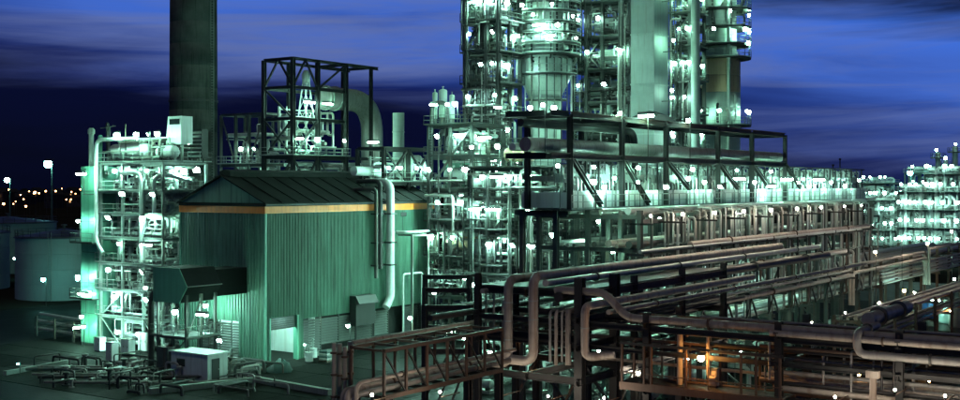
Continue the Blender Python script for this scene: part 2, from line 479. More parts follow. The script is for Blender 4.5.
# ------------------------------------------------------------------ repeated small things
SHARED = {}
def shared(key, fn):
    if key not in SHARED: SHARED[key] = fn()
    return SHARED[key]
def globe_mesh(r_, mat):
    def mk():
        b = MB(); n = 8
        prof = [(r_ * math.sin(a), -r_ * math.cos(a)) for a in (R(14), R(50), R(90), R(130), R(166))]
        b.lathe(prof, n=n)
        return b.mesh('globe', mat, smooth=True)
    return shared(('globe', r_, mat), mk)
def cap_mesh(r_):
    def mk():
        return MB().lathe([(r_ * .55, r_ * 1.25), (r_ * .62, r_ * 1.0), (r_ * 1.2, r_ * .72), (r_ * 1.2, r_ * .66), (r_ * .5, r_ * .9)], n=10).mesh('cap', 'housing', smooth=True)
    return shared(('cap', r_), mk)
LAMPS = []
LR = random.Random(3)
def lamp(x, y, zb, h, label, group, kind='lamp_white', r_=.26, arm=(0, 0), pole_mat='steel_mid', style=None):
    """a stanchion lamp: post from the deck, an arm, a shade and its lit globe"""
    r_ = round(r_ * LR.choice((.72, .85, 1.0, 1.0, 1.18)), 3)
    if kind == 'lamp_white': kind = LR.choice(('lamp_white', 'lamp_white', 'lamp_white_dim', 'lamp_white_dim', 'lamp_white_strong'))
    rs = LR.random()
    if style is None: style = rs if kind.startswith('lamp_white') else 0
    t = thing('street_lamp' if 'street' in group else 'globe_lamp' if style < .55 else 'strip_light' if style < .78 else 'floodlight', label, 'lamp', (x, y, zb), group)
    member('post', (x, y, zb), (x, y, zb + h + r_ * 1.3), .07, pole_mat, t, kind='rod')
    gx, gy = x + arm[0], y + arm[1]
    if arm != (0, 0): member('arm', (x, y, zb + h + r_ * 1.28), (gx, gy, zb + h + r_ * 1.28), .05, pole_mat, t, kind='rod')
    else: gy = y - .12 - r_; member('arm', (x, y, zb + h + r_ * 1.28), (gx, gy, zb + h + r_ * 1.28), .05, pole_mat, t, kind='rod')
    m = Matrix.Translation((gx, gy, zb + h))
    if style < .55:                                  # globe under a dish shade
        link(bpy.data.objects.new('shade', cap_mesh(r_)), t, m)
        link(bpy.data.objects.new('globe', globe_mesh(r_ * .9, kind)), t, m)
    elif style < .78:                                # strip light
        m = m @ Matrix.Rotation(LR.choice((0, 0, R(90))), 4, 'Z')
        L = round(r_ * 3.2, 2)
        link(bpy.data.objects.new('housing', shared(('strip', L), lambda: MB().box(-L, L, -.11, .11, .10, .34).mesh('housing', 'housing'))), t, m)
        link(bpy.data.objects.new('tube', shared(('tube', L, kind), lambda: MB().lathe([(.05, -L * .95), (.09, -L * .93), (.09, L * .93), (.05, L * .95)], (0, 0, 0), 8, 'x').mesh('tube', kind, smooth=True))), t, m)
    else:                                            # floodlight tilted towards the open side
        m = m @ Matrix.Rotation(LR.uniform(-.7, .5), 4, 'Z') @ Matrix.Rotation(R(LR.uniform(20, 45)), 4, 'X')
        a = round(r_ * .95, 3)
        link(bpy.data.objects.new('housing', shared(('flood', a), lambda: MB().loft([[(sx * a * f_, y_, sz * a * .75 * f_) for sx, sz in ((-1, -1), (1, -1), (1, 1), (-1, 1))] for f_, y_ in ((1.12, -.02), (1.12, .05), (.6, .32))]).mesh('housing', 'housing'))), t, m)
        link(bpy.data.objects.new('lens', shared(('lens', a, kind), lambda: MB().box(-a, a, -.06, -.022, -a * .75, a * .75).mesh('lens', kind))), t, m)
    LAMPS.append(t)
    return t
def upright_vessel(x, y, z, r_, h, label, mat='vessel', group=None, cat='vessel', legs=True, name='upright_vessel', n=16, ladder_side=False):
    t = thing(name, label, cat, (x, y, z), group)
    zl = z + (min(.9, h * .2) if legs else 0)
    hd = r_ * .45
    prof = [(r_ * .15, zl)] + [(r_ * math.sin(R(a)), zl + hd - hd * math.cos(R(a))) for a in (30, 60, 90)] + \
           [(r_, z + h - hd)] + [(r_ * math.sin(R(a)), z + h - hd + hd * math.cos(R(a))) for a in (60, 30)] + [(r_ * .12, z + h)]
    part('shell', MB().lathe(prof, (x, y, 0), n), mat, t, smooth=True)
    if legs:
        part('skirt', MB().lathe([(r_ * .82, z), (r_ * .8, zl + hd * .7)], (x, y, 0), n), 'steel_mid', t, smooth=True)
    part('nozzle', MB().lathe([(r_ * .16, z + h - .05), (r_ * .16, z + h + .25), (r_ * .28, z + h + .25), (r_ * .28, z + h + .33)], (x, y, 0), 8), 'steel_light', t, smooth=True)
    nz = z + h * .62
    part('nozzle', MB().lathe([(r_ * .14, y - r_ - .3), (r_ * .24, y - r_ - .3), (r_ * .24, y - r_ - .22), (r_ * .14, y - r_ - .22), (r_ * .14, y - r_ * .9)], (x, 0, nz), 8, 'y'), 'steel_light', t, smooth=True)
    if ladder_side: ladder(t, x + r_ * .7, y - r_ * .95, z, z + h, 'x')
    return t
def drum(p, L, r_, label, axis='x', mat='vessel', group=None, cat='drum', name='horizontal_drum', n=16, saddle_h=.6):
    """p = centre of the saddle line on the deck"""
    x, y, z = p; zc = z + saddle_h + r_
    t = thing(name, label, cat, p, group)
    hd = r_ * .5; c = (0, y, zc) if axis == 'x' else (x, 0, zc)
    s = x if axis == 'x' else y
    prof = [(r_ * .1, s - L / 2 - hd)] + [(r_ * math.sin(R(a)), s - L / 2 - hd * math.cos(R(a))) for a in (35, 65, 90)] + \
           [(r_ * math.sin(R(a)), s + L / 2 + hd * math.cos(R(a))) for a in (90, 65, 35)] + [(r_ * .1, s + L / 2 + hd)]
    part('shell', MB().lathe(prof, c, n, axis), mat, t, smooth=True)
    for e in (-.3, .3):
        b = MB()
        if axis == 'x': b.box(x + e * L - .14, x + e * L + .14, y - r_ * .75, y + r_ * .75, z, zc - r_ * .6)
        else: b.box(x - r_ * .75, x + r_ * .75, y + e * L - .14, y + e * L + .14, z, zc - r_ * .6)
        part('saddle', b, 'steel_mid', t)
    for e in (-.35, 0, .33):
        nx, ny = (x + e * L, y) if axis == 'x' else (x, y + e * L)
        part('nozzle', MB().lathe([(r_ * .17, zc + r_ * .9), (r_ * .17, zc + r_ + .2), (r_ * .28, zc + r_ + .2), (r_ * .28, zc + r_ + .3)], (nx, ny, 0), 8), 'steel_light', t, smooth=True)
    return t
def cabinet(x, y, z, w, dp, h, label, mat='white_paint', group=None, name='equipment_cabinet'):
    t = thing(name, label, 'cabinet', (x, y, z), group)
    part('body', MB().box(x - w / 2, x + w / 2, y - dp / 2, y + dp / 2, z + .12, z + h), mat, t)
    part('plinth', MB().box(x - w / 2 + .05, x + w / 2 - .05, y - dp / 2 + .05, y + dp / 2 - .05, z, z + .12), 'steel_dark', t)
    nd = max(1, round(w / .8))
    for i in range(nd):
        a = x - w / 2 + w * i / nd + .04; c = x - w / 2 + w * (i + 1) / nd - .04
        d_ = part('door', MB().box(a, c, y - dp / 2 - .035, y - dp / 2, z + .2, z + h - .1), mat, t)
        part('handle', MB().box(c - .14, c - .09, y - dp / 2 - .08, y - dp / 2 - .035, z + h * .5, z + h * .5 + .2), 'steel_dark', d_)
    part('top', MB().box(x - w / 2 - .06, x + w / 2 + .06, y - dp / 2 - .08, y + dp / 2 + .06, z + h, z + h + .06), 'steel_mid', t)
    return t
def pump(x, y, z, label, rot=0, s=1.0, group='pumps on the ground'):
    t = thing('pump', label, 'pump', (x, y, z), group)
    part('baseplate', MB().box(x - .5 * s, x + .9 * s, y - .35 * s, y + .35 * s, z, z + .15 * s), 'concrete', t)
    part('casing', MB().lathe([(.1 * s, x - .45 * s), (.34 * s, x - .4 * s), (.36 * s, x - .12 * s), (.14 * s, x), (.14 * s, x + .2 * s)], (0, y, z + .55 * s), 12, 'x'), 'steel_mid', t, smooth=True)
    m_ = part('motor', MB().lathe([(.26 * s, x + .22 * s), (.27 * s, x + .8 * s), (.18 * s, x + .86 * s)], (0, y, z + .5 * s), 12, 'x'), 'steel_light', t, smooth=True)
    part('outlet', MB().tube([(x - .28 * s, y, z + .7 * s), (x - .28 * s, y, z + 1.6 * s), (x - .28 * s, y + 1.0 * s, z + 1.6 * s)], .1 * s, 8), 'jacket', t, smooth=True)
    for e in (-.3, .55): part('foot', MB().box(x + e * s - .05, x + e * s + .05, y - .2 * s, y + .2 * s, z + .15 * s, z + .32 * s), 'steel_dark', t)
    return t
def pipe_run(pts, r_, label, mat='jacket_dull', group=None, n=12, flange=None, bend=None, cat='pipe', seams=None):
    """one pipe with its flanges"""
    b = MB().tube(pts, r_, n, bend=bend, steps=6)
    if not flange and not seams: return solo('pipe', b, mat, label, cat, group, smooth=True)
    t = thing('pipe', label, cat, pts[0], group)
    part('run', b, mat, t, smooth=True)
    for a, c in zip(pts[:-1], pts[1:]):
        a, c = Vector(a), Vector(c); L = (c - a).length
        if L < r_ * 12: continue
        ax = (c - a).normalized()
        if flange:
            k = max(1, int(L / flange))
            for i in range(k):
                q = a + ax * (L * (i + .5) / k)
                part('flange', MB().tube([q - ax * r_ * .22, q + ax * r_ * .22], r_ * 1.45, n), 'steel_mid' if mat != 'pipe_brown' else 'steel_rust', t, smooth=True)
        if seams:
            k = int((L - r_ * 6) / seams)
            for i in range(k):
                q = a + ax * (r_ * 3 + seams * (i + .5))
                part('band', MB().tube([q - ax * .03, q + ax * .03], r_ * 1.03, n), 'steel_light', t, smooth=True)
    return t
def valve(parent, p, s=.25, mat='steel_mid'):
    x, y, z = p
    v = part('valve', MB().lathe([(s, x - s), (s, x - s * .8), (s * .5, x - s * .75), (s * .75, x), (s * .5, x + s * .75), (s, x + s * .8), (s, x + s)], (0, y, z), 10, 'x'), mat, parent, smooth=True)
    part('handwheel', MB().lathe([(s * .12, z), (s * .12, z + s * 2), (s * 1.1, z + s * 2), (s * 1.1, z + s * 2.15), (s * .1, z + s * 2.2)], (x, y, 0), 10), 'steel_dark', v, smooth=True)
    return v

# ================================================================== setting
structure('ground', MB().box(-2600, 2600, -300, 3000, -.6, 0), 'soil')
structure('yard', MB().box(-150, 20, 40, 220, 0, .004), 'asphalt')
cs = structure('concrete_yard', MB().box(-118, -60, 62, 140, .004, .02), 'asphalt')
gs = random.Random(15)
for i in range(12):
    for j in range(8):
        x_, y_ = -118 + i * 4.8, 62 + j * 4.8
        zt_ = .05 - gs.uniform(0, .012)
        o = bpy.data.objects.new('paving_slab', shared(('slab', (i * 3 + j * 5) % 4), lambda: MB().loft([[(a_, b_, 0) for a_, b_ in ((.03, .03), (4.77, .03), (4.77, 4.77), (.03, 4.77))], [(a_, b_, .03) for a_, b_ in ((.05, .05), (4.75, .05), (4.75, 4.75), (.05, 4.75))]]).mesh('paving_slab', 'slab')))
        link(o, cs, Matrix.Translation((x_, y_, zt_ - .03)) @ Matrix.Rotation(gs.uniform(-.002, .002), 4, 'X'))
structure('far_yard', MB().box(-118, -60, 100.5, 140, .021, .045), 'slab')
structure('rack_paving', MB().box(-58, 5, 66, 180, .004, .05), 'slab')
structure('access_road', MB().box(-140, -10, 44, 58, .004, .012), 'asphalt')

# ================================================================== chimney
cx, cy = WD(193.5, 170)
t = thing('chimney', 'tall tapering concrete chimney rising behind the left boiler tower', 'chimney', (cx, cy, 0))
cr = 23.0 / FPX * 170
lift_h = 3.2; z = 0; i = 0
while z < 62:
    r0 = cr * (1.06 - z * .0013); r1 = cr * (1.06 - (z + lift_h) * .0013)
    part('shaft_lift', MB().lathe([(r0 * .985, z), (r0, z + .06), (r1, z + lift_h - .06), (r1 * .985, z + lift_h)], (cx, cy, 0), 48, caps=True), 'soot_concrete', t, smooth=True)
    z += lift_h; i += 1
lx, ly = cx + cr * .93 * RGT.x - cr * .5 * FWD.x, cy + cr * .93 * RGT.y - cr * .5 * FWD.y
b = MB()
for s in (-.22, .22): b.bar((lx + s * RGT.x, ly + s * RGT.y, 0), (lx + s * RGT.x, ly + s * RGT.y, 62), .07)
z = .3
while z < 62: b.bar((lx - .22 * RGT.x, ly - .22 * RGT.y, z), (lx + .22 * RGT.x, ly + .22 * RGT.y, z), .04); z += .4
part('ladder', b, 'steel_light', t)
for zz in (30.0, 48.0):
    part('band', MB().lathe([(cr * 1.005, zz), (cr * 1.06, zz + .02), (cr * 1.06, zz + .25), (cr * 1.005, zz + .27)], (cx, cy, 0), 48), 'steel_mid', t, smooth=True)

# ================================================================== turbine hall
BX1 = WD(265, 115)[0]; BY0 = WD(265, 115)[1]
BX0 = XY(181, BY0); BY1 = YX(433, BX1)
EAVE = 16.0; RIDGE = 18.75; CL = 4.1
BXM = (BX0 + BX1) / 2
hall = thing('turbine_hall', 'tall green corrugated metal hall with an orange stripe and dark gable roof', 'building', (BXM, (BY0 + BY1) / 2, 0))
def rib_sheet(w, h, ribs=3, depth=.09):
    """a cladding sheet standing in xz, front towards -y"""
    pts = []
    p = w / ribs
    for i in range(ribs):
        a = i * p
        pts += [(a + .02 * p, 0), (a + .62 * p, 0), (a + .70 * p, -depth), (a + .92 * p, -depth), (a + .99 * p, 0)]
    b = MB(); n = len(pts)
    for x, y in pts: b.v += [(x, y, 0), (x, y, h)]
    for i in range(n - 1): b.f.append((2 * i, 2 * i + 2, 2 * i + 3, 2 * i + 1))
    return b
def clad_wall(root, org, ax, length, z0, z1, mat, pw=1.2, skip=()):
    """sheets side by side along ax from org; each sheet is its own part"""
    n = max(1, round(length / pw)); w = length / n
    ang = math.atan2(ax[1], ax[0])
    for i in range(n):
        u0 = i * w; za = z0
        for (a, c, zt) in skip:
            if u0 + w * .5 > a and u0 + w * .5 < c: za = max(za, zt)
        h_ = z1 - za
        me = shared(('sheet', round(w, 4), round(h_, 4), mat), lambda: rib_sheet(w, h_).mesh('cladding_sheet', mat))
        m = Matrix.Translation((org[0] + ax[0] * u0, org[1] + ax[1] * u0, za)) @ Matrix.Rotation(ang, 4, 'Z')
        link(bpy.data.objects.new('cladding_sheet', me), root, m)
LW = BX1 - BX0; LL = BY1 - BY0
dy0, dy1 = YX(269, BX1) - BY0, YX(297, BX1) - BY0       # doorway
pil1 = YX(303, BX1) - BY0
STR0, STR1 = 15.05, 15.75
clad_wall(hall, (BX0, BY0), (1, 0), LW, 0, STR0, 'cladding', skip=((XY(196, BY0) - BX0, XY(243, BY0) - BX0, CL),))
clad_wall(hall, (BX1, BY0), (0, 1), LL, 0, STR0, 'cladding', pw=LL / 46, skip=((dy0, dy1, 4.6), (pil1, 99, CL)))
clad_wall(hall, (BX1, BY1), (-1, 0), LW, 0, STR0, 'cladding')
clad_wall(hall, (BX0, BY1), (0, -1), LL, 0, STR0, 'cladding')
# stripe and dark fascia
def stripe(name, z0, z1, mat, o):
    part(name, MB().box(BX0 - o, BX1 + o, BY0 - o, BY0 - o + .05, z0, z1), mat, hall)
    n = 6
    for i in range(n):
        part(name, MB().box(BX1 + o - .05, BX1 + o, BY0 - o + .05 + (LL + .3) * i / n + .01, BY0 - o + .05 + (LL + .3) * (i + 1) / n - .01, z0, z1), mat, hall)
stripe('stripe_panel', STR0, STR1, 'orange_band', .14)
stripe('fascia', STR1 + .003, EAVE + .1, 'roof', .18)
part('gable', MB().loft([[(BX0, y, EAVE + .1), (BX1, y, EAVE + .1), (BXM, y, RIDGE)] for y in (BY0 - .02, BY0 + .06)]), 'cladding', hall)
part('gable', MB().loft([[(BX0, y, EAVE + .1), (BX1, y, EAVE + .1), (BXM, y, RIDGE)] for y in (BY1 - .06, BY1 + .02)]), 'cladding', hall)
for s, xe in ((1, BX1 + .35), (-1, BX0 - .35)):
    n = 12
    for i in range(n):
        ya = BY0 - .3 + (LL + .6) * i / n; yb = BY0 - .3 + (LL + .6) * (i + 1) / n - .05
        b = MB().loft([[(xe, y, EAVE - .02), (xe, y, EAVE + .10), (BXM + s * .01, y, RIDGE + .22), (BXM + s * .01, y, RIDGE + .08)] for y in (ya, yb)])
        b.bar((xe, yb, EAVE + .14), (BXM, yb, RIDGE + .25), .07, .10)
        part('roof_sheet', b, 'roof', hall)
part('ridge_vent', MB().loft([[(BXM - .8, y, RIDGE), (BXM + .8, y, RIDGE), (BXM + .8, y, RIDGE + .55), (BXM, y, RIDGE + .75), (BXM - .8, y, RIDGE + .55)] for y in (BY0 + .4, BY1 - .4)]), 'roof', hall)
part('gutter', MB().box(BX1 + .3, BX1 + .48, BY0 - .3, BY1 + .3, EAVE - .16, EAVE - .03), 'steel_dark', hall)
# corner flashing
part('corner_post', MB().box(BX1 - .12, BX1 + .12, BY0 - .12, BY0 + .12, 0, STR0), 'clad_panel', hall)
part('corner_post', MB().box(BX0 - .12, BX0 + .12, BY0 - .12, BY0 + .12, 0, STR0), 'clad_panel', hall)
# louvres below the sheets: each panel a part with its frame
def louvre_panel(root, org, ax, w, z0, z1):
    nx, ny = -ax[1], ax[0]       # inward
    b = MB(); k = 0; z = z0 + .1
    P = lambda u, v, z_: (org[0] + ax[0] * u + nx * v, org[1] + ax[1] * u + ny * v, z_)
    fr = part('louvre_frame', MB().bar(P(0, .1, z0), P(0, .1, z1), .12).bar(P(w, .1, z0), P(w, .1, z1), .11).bar(P(.06, .1, z0 + .06), P(w - .06, .1, z0 + .06), .12), 'steel_mid', root)
    while z < z1 - .2:
        b.loft([[P(u, .02, z), P(u, .05, z), P(u, .24, z + .20), P(u, .21, z + .20)] for u in (.07, w - .07)])
        z += .27
    o = part('slat', b, 'louvre', fr); o['kind'] = 'stuff'
u0, u1 = XY(197, BY0) - BX0, XY(243, BY0) - BX0
n = 4
for i in range(n): louvre_panel(hall, (BX0 + u0 + (u1 - u0) * i / n, BY0), (1, 0), (u1 - u0) / n, .05, CL)
n = 8
for i in range(n):
    if i in (5,): continue
    louvre_panel(hall, (BX1, BY0 + pil1 + (LL - pil1) * i / n), (0, 1), (LL - pil1) / n, 1.1 if i % 3 else .05, CL)
part('inner_wall', MB().box(BX1 - 1.3, BX1 - 1.25, BY0 + pil1, BY1, 0, CL + .3), 'steel_dark', hall)
part('plinth', MB().box(BX1 - .1, BX1 + .1, BY0 + pil1, BY1, 0, .5), 'concrete', hall)
# doorway, reveal, rolled shutter and lit bay inside
part('door_jamb', MB().box(BX1 - .4, BX1 + .16, BY0 + dy0 - .1, BY0 + dy0 + .12, 0, 4.6), 'clad_panel', hall)
part('door_jamb', MB().box(BX1 - .4, BX1 + .16, BY0 + dy1 - .12, BY0 + dy1 + .1, 0, 4.6), 'clad_panel', hall)
sh = MB()
for i in range(6): sh.box(BX1 - .2, BX1 - .1, BY0 + dy0 + .12, BY0 + dy1 - .12, 3.35 + i * .21, 3.35 + i * .21 + .19)
part('shutter', sh, 'steel_dark', hall)
part('bay_wall', MB().box(BX1 - 7, BX1 - 6.9, BY0 + .3, BY0 + dy1 + 3, 0, 5.2), 'white_paint', hall)
part('bay_wall', MB().box(BX1 - 6.9, BX1 - .4, BY0 + dy1 + 3, BY0 + dy1 + 3.1, 0, 5.2), 'white_paint', hall)
part('bay_ceiling', MB().box(BX1 - 7, BX1 - .3, BY0 + .2, BY0 + dy1 + 3.1, 5.2, 5.3), 'white_paint', hall)
part('bay_floor', MB().box(BX1 - 7, BX1 - .05, BY0 + .2, BY0 + dy1 + 3.1, .052, .08), 'slab', hall)
for i, (yy, dx) in enumerate(((dy0 + .9, 4.5), (dy0 + 2.6, 5.2))):
    upright_vessel(BX1 - dx, BY0 + yy, .08, .45, 2.2, 'pale upright tank inside the lit doorway of the green hall', group='tanks in the lit bay')
for yy in (dy0 + .8, dy1 - .6):
    tt = thing('ceiling_lamp', 'bright lamp under the ceiling of the lit hall doorway', 'lamp', (BX1 - 1.8, BY0 + yy, 5.2), 'lamps in the lit bay')
    m = Matrix.Translation((BX1 - 1.8, BY0 + yy, 4.8))
    member('rod', (BX1 - 1.8, BY0 + yy, 5.2), (BX1 - 1.8, BY0 + yy, 4.95), .05, 'steel_dark', tt, kind='rod')
    link(bpy.data.objects.new('shade', cap_mesh(.26)), tt, m)
    link(bpy.data.objects.new('globe', globe_mesh(.26, 'lamp_white_strong')), tt, m)
# dark duct box on the long wall
d0, d1 = YX(349, BX1), YX(368, BX1)
tt = thing('vent_box', 'dark square vent box low on the long wall of the green hall', 'vent', (BX1 + .6, (d0 + d1) / 2, 2.6))
bb = MB().box(BX1 + .1, BX1 + 1.0, d0, d1, 2.7, 5.9)
part('casing', bb, 'steel_dark', tt)
part('hood', MB().loft([[(BX1 + 1.0, y, 5.9), (BX1 + 1.5, y, 5.1), (BX1 + 1.5, y, 5.0), (BX1 + 1.0, y, 5.7)] for y in (d0 - .05, d1 + .05)]), 'steel_dark', tt)
for yy in (d0 + .1, d1 - .1): part('leg', MB().box(BX1 + .8, BX1 + .95, yy - .07, yy + .07, .05, 2.7), 'steel_dark', tt)
# small sign plate on the stripe and drip pipe
ys = YX(402, BX1)
part('sign_plate', MB().box(BX1 + .15, BX1 + .19, ys - .4, ys + .6, 14.3, 14.75), 'steel_dark', hall)
# wall pipes: two big down-comers with hooked tops, clamps
for i, (px, top, bot, rr) in enumerate(((371, 17.4, 7.6, .2), (375, 18.3, 8.6, .26), (383.5, 18.2, 5.2, .46))):
    yy = YX(px, BX1); xx = BX1 + .75 + (0 if i < 2 else .25)
    pts = [(BX1 - 2.5, yy, top), (xx, yy, top), (xx, yy, bot)]
    if i == 2: pts.append((xx, yy - .8, bot - .9))
    t = thing('wall_pipe', ('thin dark pipe', 'dark pipe', 'thick pale exhaust pipe')[i] + ' hooked over the eave and running down the hall wall', 'pipe', (BX1, yy, bot), 'pipes down the hall wall')
    part('run', MB().tube(pts, rr, 14, bend=rr * 2.6, steps=6), ('steel_mid', 'steel_dark', 'jacket')[i], t, smooth=True)
    for zz in (14.6, 11.4, 8.9):
        if zz > bot: part('clamp', MB().box(BX1 + .16, xx + rr * 1.1, yy - rr * 1.15, yy + rr * 1.15, zz, zz + .16), 'steel_dark', t)
# thin pipe gantry near the far end of the wall
ya = YX(397, BX1)
t = thing('pipe_gantry', 'thin pipe gantry standing against the far end of the green hall', 'gantry', (BX1 + 2.2, ya, 0))
part('post', MB().bar((BX1 + 2.2, ya, 0), (BX1 + 2.2, ya, 12.3), .24), 'steel_mid', t)
part('post', MB().bar((BX1 + 2.2, ya + 6, 0), (BX1 + 2.2, ya + 6, 12.3), .24), 'steel_mid', t)
part('beam', MB().bar((BX1 + .2, ya, 12.2), (BX1 + 2.3, ya, 12.2), .2), 'steel_mid', t)
part('beam', MB().bar((BX1 + 2.2, ya + .12, 12.2), (BX1 + 2.2, ya + 12, 12.2), .26), 'steel_dark', t)
part('pipe', MB().tube([(BX1 + .7, ya - 1, 12.6), (BX1 + 2.2, ya - 1, 12.6), (BX1 + 2.2, ya + 12, 12.6)], .16, 10), 'jacket', t, smooth=True)
part('pipe', MB().tube([(BX1 + 1.3, ya - .5, .5), (BX1 + 1.3, ya - .5, 7.8), (BX1 + 1.3, ya + 3, 7.8), (BX1 + 1.3, ya + 3, .2)], .12, 8), 'jacket', t, smooth=True)

# ================================================================== left boiler tower
TY0 = 81.5; TX1 = XY(163, TY0); TX0 = XY(84, TY0); TY1 = YX(206, TX1)
LV = [3.4, 6.3, 9.2, 12.0, 14.6, 17.1, 20.2]
boiler = thing('boiler_tower', 'brightly lit open steel boiler tower packed with pipes left of the green hall', 'tower', ((TX0 + TX1) / 2, (TY0 + TY1) / 2, 0))
bxs = [TX0 + 3.0, TX0 + 3.0 + (TX1 - TX0 - 3.0) * .36, TX0 + 3.0 + (TX1 - TX0 - 3.0) * .70, TX1]
decksB = steel_frame(boiler, bxs, [TY0, TY1], LV, 'steel_light', .26, .24,
    brace=[('r', 0, i, '/') for i in range(1, 6)] + [('f', 0, 1, '/'), ('f', 2, 0, 'x'), ('f', 0, 0, '\\')], rail='steel_light')
# green clad duct on the left end, in panels with dark joints
for i, (za, zb) in enumerate(((.3, 3.6), (3.6, 7.0), (7.0, 10.4), (10.4, 13.8), (13.8, 17.2), (17.2, 20.0))):
    for j in range(2):
        a = TX0 + 1.42 * j; 
        part('duct_panel', MB().box(a + .03, a + 1.39, TY0 - .4, TY0 + 3.4, za + .03, zb - .03), 'clad_panel', boiler)
part('duct_core', MB().box(TX0 + .08, TX0 + 2.78, TY0 - .33, TY0 + 3.33, 0, 19.9), 'steel_dark', boiler)
for zz in (11.4, 5.2):
    dk = part('deck', MB().box(TX0 - .8, TX0 + 3.2, TY0 - 1.3, TY0 - .42, zz, zz + .1), 'steel_dark', boiler)
    railing(dk, [(TX0 - .8, TY0 - .5), (TX0 - .8, TY0 - 1.3), (TX0 + 3.2, TY0 - 1.3)], zz + .1, 'steel_mid')
for zz in (11.5, 5.3): lamp(TX0 + 1.0, TY0 - 1.25, zz, 2.4, 'bright lamp on the side deck of the green boiler duct', 'lamps on the boiler tower', r_=.22)  # lamps added to brighten the duct panels, here and at the top
lamp(TX0 + 2.6, TY0 - 1.9, 16.9, 2.2, 'bright lamp in front of the green boiler duct top', 'lamps on the boiler tower', r_=.22)
part('lamp_bracket', MB().box(TX0 + 2.5, TX0 + 2.7, TY0 - 2.0, TY0 - .4, 16.82, 16.9), 'steel_mid', boiler)
for i, (dx, h_, rr) in enumerate(((.5, 23.6, .28), (1.6, 22.8, .2), (2.3, 24.2, .16))):
    part('vent_stack', MB().lathe([(rr, 19.9), (rr, h_), (rr * 1.4, h_ + .05), (rr * 1.4, h_ + .5), (rr * .8, h_ + .7)], (TX0 + dx, TY0 + .6 + .4 * i, 0), 12), ('steel_light', 'clad_panel', 'steel_dark')[i], boiler, smooth=True)
g = random.Random(11)
for i in range(len(LV)):
    za = 0.1 if i == 0 else decksB[i - 1]; zb = LV[i] - .15
    pipe_fill(boiler, (bxs[0], bxs[-1], TY0 + .1, TY1 - .2, za, zb), 24, ['jacket', 'steel_light', 'jacket', 'jacket_dull', 'steel_mid'], g, .05, .17)
    clutter_fill(boiler, (bxs[0], bxs[-1], TY0, TY1, za, zb), 14, ['white_paint', 'steel_light', 'steel_mid', 'jacket'], g)
pipe_fill(boiler, (bxs[0], bxs[-1], TY0 + .1, TY1 - .2, 1, 20), 26, ['jacket', 'steel_light', 'jacket'], g, .08, .2, 3)
pipe_fill(boiler, (bxs[0], bxs[-1], TY0 + .1, TY1 - .2, decksB[6], 23.2), 22, ['jacket', 'steel_light', 'jacket_dull'], g, .05, .14)
for x_ in (bxs[0] + .2, bxs[2] - .4): ladder(boiler, x_, TY0 - .3, LV[1], LV[-1])
# stair flights on the right end, one part each
for i in range(1, 6):
    b = MB(); za, zb = decksB[i - 1], decksB[i]; y0_, y1_ = (TY0 + .4, TY1 - .6) if i % 2 else (TY1 - .6, TY0 + .4)
    for s in (0, .8): b.bar((TX1 + .1 + s, y0_, za), (TX1 + .1 + s, y1_, zb), .06, .22)
    for k in range(11):
        f_ = (k + .5) / 11
        b.box(TX1 + .1, TX1 + .9, y0_ + (y1_ - y0_) * f_ - .12, y0_ + (y1_ - y0_) * f_ + .12, za + (zb - za) * f_, za + (zb - za) * f_ + .04)
    part('stair_flight', b, 'steel_light', boiler)
DZ = decksB[6]
drum(((bxs[0] + bxs[2]) / 2 - .3, TY0 + 1.4, DZ), 5.4, .85, 'white steam drum lying on the top deck of the boiler tower', mat='white_paint', saddle_h=.35)
drum((bxs[3] - 1.2, TY0 + 1.6, DZ), 2.2, .7, 'short white drum at the right end of the boiler tower top deck', mat='white_paint', saddle_h=.35)
# pipe that loops over the top and runs down the front
pipe_run([(bxs[2] - 1, TY0 - .1, 22.9), (bxs[0] - .1, TY0 - .55, 22.9), (bxs[0] - .1, TY0 - .55, 11.6), (bxs[0] + 1.1, TY0 - .55, 10.4)], .22, 'white pipe looping over the left boiler tower and down its front left edge', 'jacket', bend=1.0)
pipe_run([(bxs[1] + .6, TY0 - .6, 19.2), (bxs[2] + .3, TY0 - .6, 19.2), (bxs[2] + .3, TY0 - .6, 9.6)], .2, 'white pipe with a hooked top on the front of the boiler tower', 'jacket', bend=.9)
pipe_run([(bxs[3] + .2, TY0 + 3.8, 18.2), (bxs[3] + .2, TY0 + 1.2, 18.9), (bxs[3] - .8, TY0 - .5, 18.9), (bxs[3] - .8, TY0 - .5, 15.0)], .22, 'pale elbow pipe near the upper right corner of the boiler tower', 'jacket', bend=.8)
# lift cabin and louvred box on top
lx0 = XY(168, TY0 + 1.8); lx1 = XY(181, TY0 + 1.8)
t = thing('lift_cabin', 'pale box cabin with a dark window on top of the boiler tower', 'cabin', ((lx0 + lx1) / 2, TY0 + 2.4, DZ))
part('body', MB().loft([[(lx0 - .35 * (1 - f_), TY0 + 1.8, z_), (lx1, TY0 + 1.8, z_), (lx1, TY0 + 3.4, z_), (lx0 - .35 * (1 - f_), TY0 + 3.4, z_)] for f_, z_ in ((0, DZ + 1.9), (1, DZ + 4.9))]), 'white_paint', t)
part('window', MB().box(lx0 + .25, lx1 - .2, TY0 + 1.76, TY0 + 1.79, DZ + 4.0, DZ + 4.6), 'glass_dark', t)
for a_ in (lx0 - .2, lx1 - .1): part('leg', MB().box(a_ - .08, a_ + .08, TY0 + 2.0, TY0 + 2.15, DZ, DZ + 1.9), 'steel_light', t)
lx0 = XY(187, TY1 - 1.2); lx1 = XY(201, TY1 - 1.2)
t = thing('louvre_box', 'louvred cooling box on top of the boiler tower beside the chimney', 'vent', ((lx0 + lx1) / 2, TY1 - .6, DZ))
part('frame', MB().box(lx0, lx1, TY1 - 1.1, TY1 - .2, DZ + .4, DZ + 3.6), 'steel_dark', t)
